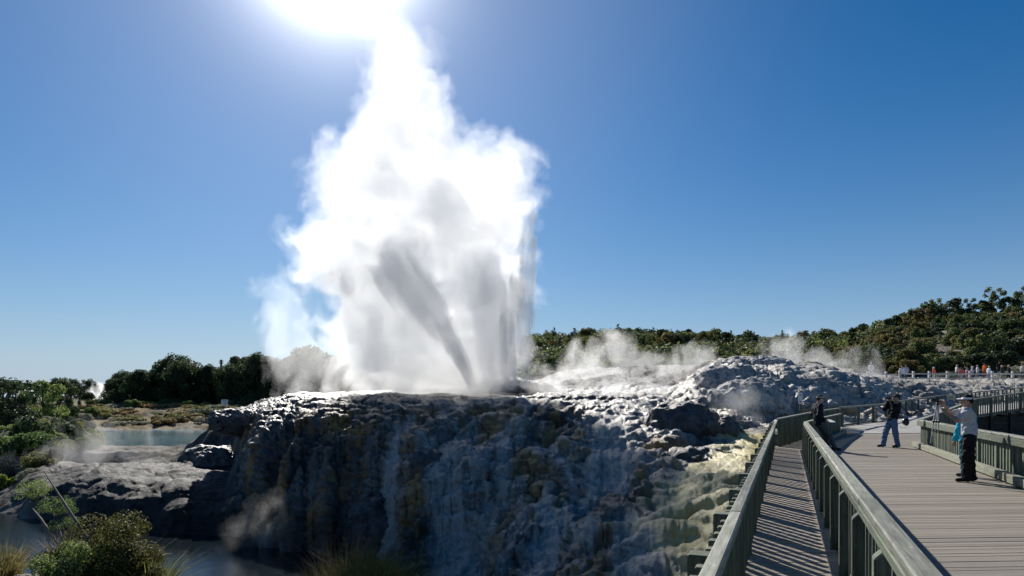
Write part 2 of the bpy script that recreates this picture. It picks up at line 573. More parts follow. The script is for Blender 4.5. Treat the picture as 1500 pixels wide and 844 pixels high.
# smooth ribbons where water runs down, and rusty ones beside them
def ribbon(Yk, pk, w_):
    d = np.abs(pp + wrp * 0.5 - np.interp(yy, Yk, pk)) / (w_ * (0.75 + 0.5 * sstep(Yk[-1], Yk[0], yy)))
    return sstep(1.25, 0.55, d) * sstep(Yk[0] - 1.2, Yk[0], yy) * (1 - sstep(Yk[-1], Yk[-1] + 1.0, yy))


flow = np.maximum.reduce([ribbon([23.5, 28, 31], [890, 905, 885], 34), ribbon([19.5, 25, 31], [700, 668, 636], 34), ribbon([14.5, 18, 20], [985, 930, 880], 70),
                          ribbon([28, 31, 33], [566, 590, 602], 16), ribbon([19.5, 22, 24], [790, 810, 800], 26), ribbon([26.5, 29, 31], [748, 742, 730], 12), ribbon([27, 31, 33], [992, 985, 960], 22)])
rust = np.maximum.reduce([ribbon([23.5, 26, 29], [832, 842, 850], 20), ribbon([25.5, 28, 31.5], [775, 768, 782], 17), ribbon([19.5, 22, 25], [738, 728, 742], 20), ribbon([27.5, 30, 32], [612, 604, 590], 13),
                          ribbon([29, 31, 33], [470, 476, 480], 12), ribbon([29, 31, 33], [520, 512, 516], 10), ribbon([30, 32, 33.5], [420, 424, 428], 9), ribbon([30.5, 32, 33], [690, 720, 735], 14), ribbon([15, 17, 19.5], [860, 880, 890], 20), ribbon([30.5, 32, 33], [800, 808, 815], 12)])
rough *= 1 - 0.55 * flow
rough *= 1 - 0.45 * sstep(33.4, 34.6, yy) * (1 - sstep(40, 44, yy)) * sstep(540, 640, pp) * (1 - sstep(930, 990, pp))
base_rough = 0.16 * (1 - np.clip(rough, 0, 1))
dry = sstep(120, 160, pp) * (1 - sstep(380, 420, pp)) * sstep(80, 86, yy)
ps = pos.copy()
def dome(w_):
    return np.sqrt(np.clip(1 - (w_ / 0.95) ** 2, 0, 1)) - 0.62


w0, w0b = worley(ps * np.array([0.30, 0.30, 0.26]) + fbm(ps * 0.4, 2, 60)[:, None] * 0.35, 1)
w1, w1b = worley(ps * np.array([0.72, 0.72, 0.6]) + fbm(ps * 0.8, 3, 61)[:, None] * 0.4, 2)
w2, w2b = worley(ps * np.array([1.9, 1.9, 1.5]) + fbm(ps * 1.6, 2, 62)[:, None] * 0.45, 4)
w3, _ = worley(ps * 4.6, 6)
w4, _ = worley(ps * 10.5, 8)
steep = sstep(0.5, 2.0, slope)
hang = (1 - np.abs(vnoise(np.stack([lat * 4.0, yy * 0.6, zz * 0.3], 1), 31))) ** 2
patchy = sstep(-0.15, 0.25, fbm(ps * 0.35, 3, 65))
rdg, amp_, tot_ = 0, 1.0, 0
rw = ps + fbm(ps * 0.9, 3, 66)[:, None] * 0.35
for o_ in range(6):
    rdg = rdg + amp_ * (1 - 2 * np.abs(vnoise(rw * (0.8 * 2.1 ** o_) + 5.7 * o_, 120 + o_)))
    tot_ += amp_
    amp_ *= 0.62
rdg /= tot_
lay = (ps[:, 2] * 3.1 + 1.6 * fbm(ps * 0.45, 4, 67) + 0.4 * fbm(ps * 2.0, 3, 68))
lay = lay - np.floor(lay)
lay = sstep(0.0, 0.25, lay) - sstep(0.55, 1.0, lay)
crk = 1 - sstep(0.0, 0.07, w0b - w0)
disp = ((0.50 - 0.22 * sstep(540, 700, pp)) * dome(w0) + 0.17 * dome(w1) * (0.4 + 0.6 * patchy) + 0.10 * dome(w2) * patchy + 0.29 * (rdg - 0.25) + 0.05 * dome(w3) * patchy + 0.03 * dome(w4)
        + 0.15 * (lay - 0.5) * (1 - 0.5 * patchy) + 0.16 * hang * steep * (1 - 0.6 * patchy) - 0.22 * crk + 0.20 * flow * (hang - 0.4))
keep = 1 - sstep(1.2, 0.2, np.abs(zz - ZP)) * (pp < 360) * (yy > 50)
disp = disp * rough + base_rough * fbm(ps * 0.7, 4, 81) * 1.6 + dry * (0.9 * np.clip(fbm(ps * np.array([0.12, 0.2, 0]), 4, 83) + 0.1, 0, 1) + 0.3 * fbm(ps * 0.9, 4, 84))
pos = pos + nor * disp[:, None]
# keep clear of the boardwalks
X, Yv = pos[:, 0], pos[:, 1]
under = sstep(-0.5, 0.15, X - line_x(Yv)) * (Yv < 30)
lim = -0.55 - 0.3 * (1 - sstep(14, 24, Yv))
pos[:, 2] = np.where(under > 0, np.minimum(pos[:, 2], lim * under + pos[:, 2] * (1 - under)), pos[:, 2])
ter = np_mesh("ground", pos, grid_faces(NR, NC)[:, ::-1])
if ter.polygons[5].normal.z < 0:
    ter.flip_normals()

# mineral colours: where water has run (ochre), crusts (white), algae flat (yellow), dry grass and soil
streak = fbm(np.stack([X * 0.9, Yv * 0.35, pos[:, 2] * 0.12], 1), 5, 41)
fine = fbm(np.stack([X * 4.5, Yv * 2.0, pos[:, 2] * 0.35], 1), 4, 43)
pat = fbm(pos * 0.45, 5, 45)
ochre = rust * sstep(-0.25, 0.1, streak + 0.6 * fine) * 0.95 + (1 - rust) * (1 - flow) * sstep(0.02, 0.24, streak + 0.45 * fine) * sstep(0.25, 0.9, slope + 0.3) * rock_zone * sstep(-5, -3.5, pos[:, 2]) * (1 - sstep(0.9, 1.5, pos[:, 2]))
riv = 1 - np.abs(vnoise(np.stack([X * 2.2 + 0.5 * fbm(pos * 0.6, 3, 47), Yv * 0.5, pos[:, 2] * 0.10], 1), 48))
riv = sstep(0.80, 0.95, riv) * sstep(-0.05, 0.25, fbm(pos * 0.3, 3, 49) + 0.12)
white = np.clip((sstep(0.04, 0.34, fine * 0.7 + streak * -0.3 + 0.1) * 0.45 + 0.7 * riv) * rock_zone * (0.25 + 0.75 * sstep(480, 760, pp)), 0, 1)  # mineral crust, with extra white painted rightward to brighten the shaded side
white = np.maximum(white, flow * (0.75 + 0.6 * fine))
white = np.maximum(white, np.maximum(flat_white * (0.62 + 0.7 * pat + 0.3 * fine), pale_zone * (0.62 + 0.8 * pat)))
bank = sstep(1235, 1290, pp) * sstep(79, 84, yy) + (pp > 760) * sstep(104, 112, yy)
white *= 1 - np.clip(bank, 0, 1)
flat_path = np.interp(Yv, [12, 16, 18.5, 21, 24, 28, 33], [3.6, 4.9, 5.0, 6.3, 7.9, 9.4, 10.6])
halfw = np.interp(Yv, [12, 16, 20, 24, 30, 34], [0.8, 1.5, 2.6, 2.1, 1.4, 0.5])
yel = sstep(1.0, 0.35, np.abs(X - flat_path) / halfw + 0.7 * pat) * sstep(12.5, 17, Yv) * (1 - sstep(31, 34, Yv)) * (1 - sstep(1.2, 3.0, slope))
grs = np.clip(bank * sstep(1440, 1470, pp), 0, 1) + dry * sstep(-0.1, 0.15, pat + 0.12) + sstep(330, 200, pp) * (yy > 84) * 0.5
soil = np.clip(np.maximum((1 - rough) * (pp < 420) * (1 - slab_zone), bank), 0, 1) * (1 - np.clip(grs, 0, 1))
wetm = np.clip(np.maximum(rock_zone, 0.38 * slab_zone), 0, 1)
a = ter.color_attributes.new("mineral", "FLOAT_COLOR", "POINT")
a.data.foreach_set("color", np.stack([np.clip(white, 0, 1), np.clip(ochre, 0, 1), np.clip(yel, 0, 1), np.ones_like(X)], 1).astype(np.float32).ravel())
b = ter.color_attributes.new("cover", "FLOAT_COLOR", "POINT")
b.data.foreach_set("color", np.stack([np.clip(grs, 0, 1), np.clip(soil, 0, 1), np.clip(wetm, 0, 1), np.ones_like(X)], 1).astype(np.float32).ravel())


tone = np.clip(0.45 + 1.45 * sstep(470, 850, pp) + (0.6 + 0.6 * sstep(470, 850, pp)) * pat, 0.22, 2.2) * np.where(rock_zone > 0.05, 1, 1)  # rock colour painted lighter to the right to offset the plume's shade
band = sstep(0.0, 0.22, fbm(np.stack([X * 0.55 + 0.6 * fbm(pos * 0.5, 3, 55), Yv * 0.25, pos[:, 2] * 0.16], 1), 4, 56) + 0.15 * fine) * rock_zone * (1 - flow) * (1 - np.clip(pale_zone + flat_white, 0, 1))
tone = tone * (1 - 0.68 * band)  # dark bands put into the rock colour as the shade of recesses
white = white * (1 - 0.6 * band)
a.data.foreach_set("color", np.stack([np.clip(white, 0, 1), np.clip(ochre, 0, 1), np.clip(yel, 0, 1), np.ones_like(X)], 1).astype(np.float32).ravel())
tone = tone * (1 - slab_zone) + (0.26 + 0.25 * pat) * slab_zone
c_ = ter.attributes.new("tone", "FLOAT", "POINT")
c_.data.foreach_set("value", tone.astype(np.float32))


def rock_material(name, attr=True, base=((0.046, 0.044, 0.042), (0.195, 0.182, 0.165)), rough_r=(0.28, 0.58)):
    m, nt, out = new_mat(name)
    c = coords(nt)
    n1 = noise(nt, c, 0.9, 8, 0.62)
    n2 = noise(nt, c, 9.0, 8, 0.7)
    vo = nd(nt, "TexVoronoi", Scale=7.0)
    lk(nt, c, vo.inputs["Vector"])
    col = mix(nt, ramp(nt, n1, [(0.32, 0.0), (0.68, 1.0)]), *base)
    n3 = noise(nt, c, 3.2, 10, 0.72)
    col = mix(nt, ramp(nt, n2, [(0.42, 0.0), (0.66, 0.8)]), col, tuple(x * 1.5 for x in base[1]))
    pit = ramp(nt, n3, [(0.36, 0.9), (0.52, 0.0)])
    col = mix(nt, pit, col, tuple(x * 0.45 for x in base[0]))
    rgh = nd(nt, "MapRange")
    lk(nt, n2, rgh.inputs[0])
    rgh.inputs[1].default_value, rgh.inputs[2].default_value = 0.3, 0.7
    rgh.inputs[3].default_value, rgh.inputs[4].default_value = rough_r
    ro = rgh.outputs[0]
    if attr:
        at = nd(nt, "Attribute", attribute_name="mineral")
        sp = nd(nt, "SeparateColor")
        lk(nt, at.outputs["Color"], sp.inputs[0])
        at2 = nd(nt, "Attribute", attribute_name="cover")
        sp2 = nd(nt, "SeparateColor")
        lk(nt, at2.outputs["Color"], sp2.inputs[0])
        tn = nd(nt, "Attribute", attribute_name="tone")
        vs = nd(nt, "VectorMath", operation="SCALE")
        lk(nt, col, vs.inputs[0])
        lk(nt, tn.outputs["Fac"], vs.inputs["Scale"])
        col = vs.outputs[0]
        wcol = mix(nt, ramp(nt, n2, [(0.3, 0.0), (0.7, 1.0)]), (0.29, 0.275, 0.255), (0.62, 0.595, 0.55))
        ocol = mix(nt, ramp(nt, n1, [(0.35, 0.0), (0.65, 1.0)]), (0.10, 0.05, 0.015), (0.46, 0.25, 0.065))
        ycol = mix(nt, ramp(nt, n2, [(0.3, 0.0), (0.62, 1.0)]), (0.52, 0.41, 0.10), (0.66, 0.59, 0.33))
        gcol = mix(nt, ramp(nt, n2, [(0.3, 0.0), (0.7, 1.0)]), (0.085, 0.066, 0.03), (0.27, 0.19, 0.075))
        scol = mix(nt, ramp(nt, n1, [(0.35, 0.0), (0.65, 1.0)]), (0.05, 0.045, 0.035), (0.24, 0.22, 0.19))
        col = mix(nt, sp2.outputs[1], col, scol)
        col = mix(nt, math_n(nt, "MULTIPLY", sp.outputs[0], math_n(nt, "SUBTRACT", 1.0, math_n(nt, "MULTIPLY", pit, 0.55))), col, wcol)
        col = mix(nt, math_n(nt, "MULTIPLY", sp.outputs[1], 0.85), col, ocol)
        col = mix(nt, sp.outputs[2], col, ycol)
        col = mix(nt, sp2.outputs[0], col, gcol)
        dryr = math_n(nt, "ADD", math_n(nt, "MULTIPLY", math_n(nt, "SUBTRACT", 1.0, sp2.outputs[2]), 0.4), ro)
        ro = math_n(nt, "MINIMUM", math_n(nt, "ADD", dryr, math_n(nt, "MULTIPLY", sp.outputs[0], 0.25)), 1.0)
    b1 = bump(nt, n3, 0.9, 0.14)
    b2 = bump(nt, n2, 0.9, 0.06, b1)
    pb = principled(nt, out, col, ro, 0.5, b2)
    if attr:
        lk(nt, math_n(nt, "ADD", math_n(nt, "MULTIPLY", sp2.outputs[2], 0.42), 0.08), pb.inputs["Specular IOR Level"])
    return m


M_ROCK = rock_material("wet_sinter")
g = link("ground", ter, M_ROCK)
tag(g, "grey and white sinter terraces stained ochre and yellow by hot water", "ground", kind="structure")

# ------------------------------------------------------------------ hills and the plain to the horizon
HC = {
    -2400: [(100, 0.5), (6000, 0.5)],
    0: [(100, -0.4), (125, 0.6), (200, 2.0), (6000, 2.0)],
    400: [(100, 0.0), (125, 0.8), (200, 2.0), (6000, 2.0)],
    700: [(100, 2.0), (125, 2.2), (180, 6), (240, 17), (300, 19), (500, 6), (6000, 2.0)],
    800: [(100, 4.2), (125, 5.4), (160, 9), (200, 14.5), (240, 20), (300, 22), (500, 6), (6000, 2.0)],
    940: [(100, 5.0), (125, 6.4), (160, 10), (200, 15.5), (240, 21.5), (300, 24), (500, 6), (6000, 2.0)],
    1100: [(100, 5.2), (125, 6.8), (160, 10), (200, 14.5), (240, 19), (300, 22), (500, 6), (6000, 2.0)],
    1220: [(100, 5.0), (125, 8.0), (160, 11), (200, 15), (240, 18), (300, 22), (500, 6), (6000, 2.0)],
    1330: [(100, 8.2), (110, 10.2), (125, 12.6), (150, 15.5), (200, 19), (240, 22), (300, 22), (500, 6), (6000, 2.0)],
    1420: [(100, 9.8), (110, 12.3), (125, 14.6), (150, 18.3), (200, 24), (300, 22), (500, 6), (6000, 2.0)],
    1540: [(100, 10.8), (110, 13.3), (125, 15.6), (150, 19.5), (200, 26), (300, 22), (500, 6), (6000, 2.0)],
    3600: [(100, 10.8), (110, 13.3), (125, 15.6), (150, 19.5), (200, 26), (300, 22), (500, 6), (6000, 2.0)],
}
HPX = np.array(sorted(HC))


def hill_z(px, Y):
    px = np.clip(np.atleast_1d(np.asarray(px, float)), HPX[0], HPX[-1] - 1e-3)
    Y = np.atleast_1d(np.asarray(Y, float))
    k = np.clip(np.searchsorted(HPX, px, "right") - 1, 0, len(HPX) - 2)
    t = (px - HPX[k]) / (HPX[k + 1] - HPX[k])
    t = t * t * (3 - 2 * t)
    out = np.zeros_like(Y)
    for j in range(len(HPX) - 1):
        s = k == j
        if s.any():
            A, B = np.array(HC[HPX[j]]), np.array(HC[HPX[j + 1]])
            out[s] = np.interp(Y[s], A[:, 0], A[:, 1]) * (1 - t[s]) + np.interp(Y[s], B[:, 0], B[:, 1]) * t[s]
    return out


hp = np.concatenate([np.linspace(-2400, -100, 40), np.linspace(-80, 1640, 260), np.linspace(1680, 3600, 40)])
hy = np.concatenate([np.linspace(118, 320, 150), np.geomspace(330, 6000, 40)])
A_, B_ = np.meshgrid(hy, hp, indexing="ij")
hz = hill_z(B_.ravel(), A_.ravel()) - 0.35
hx = (B_.ravel() - CX) / F * A_.ravel()
hz += fbm(np.stack([hx * 0.06, A_.ravel() * 0.06, hx * 0], 1), 4, 91) * 1.2 * sstep(125, 160, A_.ravel()) * (A_.ravel() < 900)
hill = np_mesh("hills", np.stack([hx, A_.ravel(), hz], 1), grid_faces(len(hy), len(hp))[:, ::-1])
if hill.polygons[5].normal.z < 0:
    hill.flip_normals()
m, nt, out = new_mat("hill_soil")
c = coords(nt)
n1 = noise(nt, c, 0.12, 6, 0.6)
n2 = noise(nt, c, 1.5, 5, 0.6)
principled(nt, out, mix(nt, ramp(nt, n2, [(0.3, 0), (0.7, 1)]), mix(nt, n1, (0.03, 0.045, 0.018), (0.07, 0.07, 0.03)), (0.10, 0.09, 0.05)),
           0.95, 0.2, bump(nt, n2, 0.8, 0.4))
tag(link("hills", hill, m), "low hills under forest beyond the sinter flat", "hills", kind="structure")

# one sheet under everything
m2, nt, out = new_mat("plain_soil")
principled(nt, out, (0.08, 0.08, 0.05), 0.95, 0.2)
R_ = 12000.0
sh = np_mesh("land", [(-R_, -R_, -8), (R_, -R_, -8), (R_, R_, -8), (-R_, R_, -8)], np.array([[0, 1, 2, 3]]))
tag(link("land", sh, m2), "low plain running out to the horizon", "land", kind="structure")


# ------------------------------------------------------------------ water
def water_mat(name, deep, rough, wave, wscale, amp, clear=0.0):
    m, nt, out = new_mat(name)
    c = coords(nt, (1, 1, 1))
    n = noise(nt, c, wscale, 4, 0.6)
    n2 = noise(nt, c, wscale * 5, 3, 0.6)
    murk = noise(nt, c, 0.25, 4)
    b = bump(nt, n2, amp, 0.02, bump(nt, n, wave, 0.05))
    principled(nt, out, mix(nt, ramp(nt, murk, [(0.35, 0), (0.65, 1)]), deep, tuple(x * 1.6 for x in deep)), rough, 0.5, b, **{"IOR": 1.33})
    return m


def poly_sheet(name, pts, z, mat):
    me = bpy.data.meshes.new(name)
    me.from_pydata([(x, y, z) for x, y in pts], [], [tuple(range(len(pts)))])
    me.update()
    if me.polygons[0].normal.z < 0:
        me.flip_normals()
    return link(name, me, mat)


def pxy(px, Y):
    return ((px - CX) / F * Y, Y)


o = poly_sheet("stream_water", [pxy(-400, 20), pxy(800, 20), pxy(700, 29), pxy(600, 33), pxy(330, 36), pxy(100, 40), pxy(-400, 44)], ZW,
               water_mat("stream_surface", (0.007, 0.011, 0.014), 0.03, 0.14, 1.6, 0.4))
tag(o, "dark stream with sun glitter at the foot of the rock face", "stream", kind="structure")
o = poly_sheet("pond_water", [pxy(120, 52), pxy(360, 50), pxy(390, 60), pxy(380, 88), pxy(160, 88), pxy(60, 66)], ZP,
               water_mat("pond_surface", (0.07, 0.155, 0.20), 0.06, 0.25, 1.2, 0.15))
tag(o, "pale blue hot pond behind the low wet rock slab", "pond", kind="structure")
# ================================================================== the geyser's steam, its water jets and the drifting steam
def ball_field(balls, Y0, k=1.2):
    """balls: (px, py, r_px, dY, squash) at distance Y0 -> list of centres and radii in metres"""
    c, r = [], []
    for b in balls:
        px, py, rp, dY = b[:4]
        Y = Y0 + dY
        c.append(P(px, py, Y))
        r.append(rp * Y / F)
    return np.array(c), np.array(r)


def union_sdf(p, c, r, k, depth=1.0, Yc=None):
    """smooth union of balls; depth < 1 flattens the whole along the line of sight"""
    p = p.copy()
    c = c.copy()
    if depth != 1.0:
        p[:, 1] = (p[:, 1] - Yc) / depth
        c[:, 1] = (c[:, 1] - Yc) / depth * 1.0
    acc = np.zeros(len(p))
    for cc, rr in zip(c, r):
        d = np.sqrt(((p - cc) ** 2).sum(1)) - rr
        acc += np.exp(np.clip(-d / k, -60, 60))
    return -k * np.log(acc + 1e-26)


def grid_pts(lo, hi, vox):
    n = np.ceil((np.array(hi) - np.array(lo)) / vox).astype(int) + 1
    ax = [lo[k] + vox * np.arange(n[k]) for k in range(3)]
    return np.stack(np.meshgrid(*ax, indexing="ij"), -1).reshape(-1, 3).astype(np.float32), n


def billow_field(balls, Y0, vox, k=0.35, amp=1.0, scale=0.45, seed=5, depth=1.0, stretch=(1, 1, 1), pad=1.8, floor=None, octaves=5):
    c, r = ball_field(balls, Y0)
    lo = (c - r[:, None]).min(0) - pad
    hi = (c + r[:, None]).max(0) + pad
    if floor is not None:
        lo[2] = max(lo[2], floor)
    p, n = grid_pts(lo, hi, vox)
    sd = union_sdf(p, c, r, k, depth, Y0)
    near = np.abs(sd) < 3.2 * amp + 0.5
    q = p[near] * scale * np.array(stretch, np.float32)
    warp = np.stack([fbm(q * 0.8 + s_, 2, seed + 10) for s_ in (3.1, 11.7, 23.3)], 1)
    q = q + warp * 0.55
    bl = 0
    a_ = 1.0
    tot = 0
    for o_ in range(octaves):
        bl = bl + a_ * (np.abs(vnoise(q * 2.07 ** o_ + 9.1 * o_, seed + o_)) * 2 - 0.55)
        tot += a_
        a_ *= 0.62
    sd[near] -= amp * bl / tot * 2.4
    # frayed low-frequency gaps
    return sd.reshape(n).astype(np.float32), lo, vox


def drop_islands(me, least):
    """without the loose scraps under so many points"""
    n = len(me.vertices)
    ed = np.empty(len(me.edges) * 2, np.int32)
    me.edges.foreach_get("vertices", ed)
    ed = ed.reshape(-1, 2)
    lab = np.arange(n)
    for _ in range(400):
        m_ = np.minimum(lab[ed[:, 0]], lab[ed[:, 1]])
        new = lab.copy()
        np.minimum.at(new, ed[:, 0], m_)
        np.minimum.at(new, ed[:, 1], m_)
        new = new[new]
        if (new == lab).all():
            break
        lab = new
    cnt = np.bincount(lab, minlength=n)
    bad = np.nonzero(cnt[lab] < least)[0]
    if len(bad):
        bm = bmesh.new()
        bm.from_mesh(me)
        bm.verts.ensure_lookup_table()
        bmesh.ops.delete(bm, geom=[bm.verts[int(k)] for k in bad], context="VERTS")
        bm.to_mesh(me)
        bm.free()
    return me


def steam_thing(name, label, cat, field, shells, group=None, kind=None, root=None):
    a, lo, vox = field
    if root is None and len(shells) > 1:
        root = empty(name, lo)
        tag(root, label, cat, group, kind)
    for pname, iso, mat in shells:
        if a.min() > iso:
            continue
        me = array_mesh(pname, a, lo - (np.array(root.location) if root else 0), vox, iso)
        o = link(pname if root else name, me, mat, root)
        if not root:
            tag(o, label, cat, group, kind)
    return root


YG = 42.0
PLUME = [
    (738, 258, 50, .5), (752, 292, 42, .3), (700, 245, 46, .8), (458, 380, 38, .5), (470, 352, 36, .5), (488, 240, 34, 1), (590, 88, 46, 2), (600, 132, 50, 2), (536, 20, 30, 3), (612, 175, 46, 1.5),
    # px, py, r, dY
    (548, -40, 26, 3), (552, 5, 28, 3), (566, 45, 33, 2.5), (580, 85, 42, 2), (580, 120, 40, 2), (590, 150, 52, 1.5),
    (566, 166, 40, 1.5), (620, 165, 38, 1.5), (570, 215, 68, 1), (526, 222, 38, 1), (620, 235, 62, 1), (500, 255, 38, 1),
    (640, 200, 26, 1), (700, 262, 52, .5), (735, 275, 44, .5), (660, 275, 60, 0), (560, 280, 74, 0), (510, 290, 48, 0.5),
    (726, 330, 48, 0), (732, 375, 40, 0), (650, 350, 95, 0), (545, 350, 70, 0), (480, 365, 44, .5), (462, 385, 32, .5), (500, 395, 50, .5),
    (590, 420, 95, 0), (690, 430, 82, 0), (732, 435, 38, 0), (545, 455, 65, .5), (528, 425, 36, .5), (736, 490, 34, 0), (690, 505, 80, 0),
    (600, 500, 85, 0), (540, 520, 52, 1), (525, 540, 28, 1), (742, 530, 28, 0), (690, 545, 60, .5), (610, 545, 55, .5), (560, 560, 34, 1),
]
FLOORZ = 1.6
fld = billow_field(PLUME, YG, 0.12, k=0.26, amp=0.78, scale=0.50, seed=5, floor=FLOORZ, octaves=6)
# the top frays out: density falls with height
a, lo, vox = fld
zc = lo[2] + vox * np.arange(a.shape[2])
thin = (sstep(11, 18, zc))[None, None, :].astype(np.float32)
fringe_a, veil_a, body_a = a + thin * 0.15, a + thin * 0.30, a + thin * 0.8
geyser = empty("geyser_plume", P(735, 565, YG))
tag(geyser, "tall white geyser plume of billowing steam with leaning and upright water jets", "geyser")
for pn_, ar_, iso_, mt_ in (("steam_fringe", fringe_a, 0.05, steam_mat("steam_thin", 0.07, (.972, .977, .983), g=0.36)), ("steam_veil", veil_a, -0.32, steam_mat("steam_middle", 0.16, (.972, .977, .983), g=0.36)),
                            ("steam_body", body_a, -0.72, steam_mat("steam_dense", 0.44, (.988, .99, .994), g=0.48))):
    link(pn_, drop_islands(array_mesh(pn_, ar_, lo - np.array(geyser.location), vox, iso_), 6000), mt_, geyser)


def jet(name, pts, Y, dens, seed, mat, amp, sy=0.12):
    """a spray of water thrown along pts [(px, py, r_px)], streaky along its own run"""
    c = np.array([P(a_, b_, Y) for a_, b_, r_ in pts])
    r = np.array([r_ * Y / F for a_, b_, r_ in pts])
    t = np.linspace(0, len(pts) - 1, 60)
    i = np.clip(t.astype(int), 0, len(pts) - 2)
    f = (t - i)[:, None]
    cc = c[i] * (1 - f) + c[i + 1] * f
    rr = r[i] * (1 - f[:, 0]) + r[i + 1] * f[:, 0]
    lo = (cc - rr[:, None]).min(0) - 0.5
    hi = (cc + rr[:, None]).max(0) + 0.5
    lo[2] = max(lo[2], 1.7)
    p, n = grid_pts(lo, hi, 0.10)
    d = np.full(len(p), 9.0)
    best = np.zeros(len(p))
    for k in range(60):
        e = np.sqrt(((p - cc[k]) ** 2).sum(1)) - rr[k]
        m_ = e < d
        d[m_] = e[m_]
        best[m_] = k
    ax = (cc[-1] - cc[0]) / np.linalg.norm(cc[-1] - cc[0])
    al = (p - cc[0]) @ ax
    pe = p - cc[0] - al[:, None] * ax
    q = pe * 2.6 + (al * sy * 1.6)[:, None] * ax
    d = d + amp * (fbm(q, 5, seed, 0.62) * 2.2 + 0.7 * fbm(p * 1.6, 4, seed + 9)) * (0.2 + 1.1 * best / 60)
    me = array_mesh(name, d.reshape(n).astype(np.float32), lo - np.array(geyser.location), 0.10, 0.0)
    link(name, me, mat, geyser)


M_JET = steam_mat("water_spray", 0.75, (0.80, 0.86, 0.92), 0.35, 0.16)
M_JET3 = steam_mat("water_spray_sharp", 1.1, (0.80, 0.86, 0.92), 0.3, 0.25)
M_JET2 = steam_mat("water_spray_thin", 0.45, (0.82, 0.88, 0.93), 0.35, 0.10)
jet("water_jet", [(690, 563, 7), (676, 530, 11), (655, 490, 17), (625, 445, 27), (598, 415, 33), (575, 398, 30)], 39.0, 1, 3, M_JET, 0.45)
jet("water_jet", [(768, 562, 8), (769, 500, 8), (771, 430, 7), (773, 370, 5), (776, 320, 3)], 39.4, 1, 8, M_JET, 0.40, 0.08)
jet("water_jet", [(748, 562, 9), (746, 510, 10), (743, 460, 9), (740, 415, 8)], 39.2, 1, 15, M_JET, 0.45, 0.08)
for k_, (x0, x1, yt, w_) in enumerate([(752, 749, 450, 4), (757, 757, 395, 4), (763, 766, 345, 4.5), (771, 779, 300, 4), (776, 784, 350, 4), (741, 734, 470, 4), (686, 640, 455, 4), (689, 664, 500, 4), (694, 655, 470, 3.5)]):
    jet("water_jet", [(x0, 562, 4), (x0 * .6 + x1 * .4, 562 * .6 + yt * .4, w_ + 2), (x0 * .2 + x1 * .8, 562 * .2 + yt * .8, w_ + 1), (x1, yt, 1.5)], 38.4 + .12 * k_, 1, 30 + k_, M_JET3, 0.30, 0.10)
jet("water_jet", [(722, 558, 16), (722, 500, 26), (716, 440, 26), (708, 400, 20)], 39.5, 1, 19, M_JET2, 0.6, 0.1)

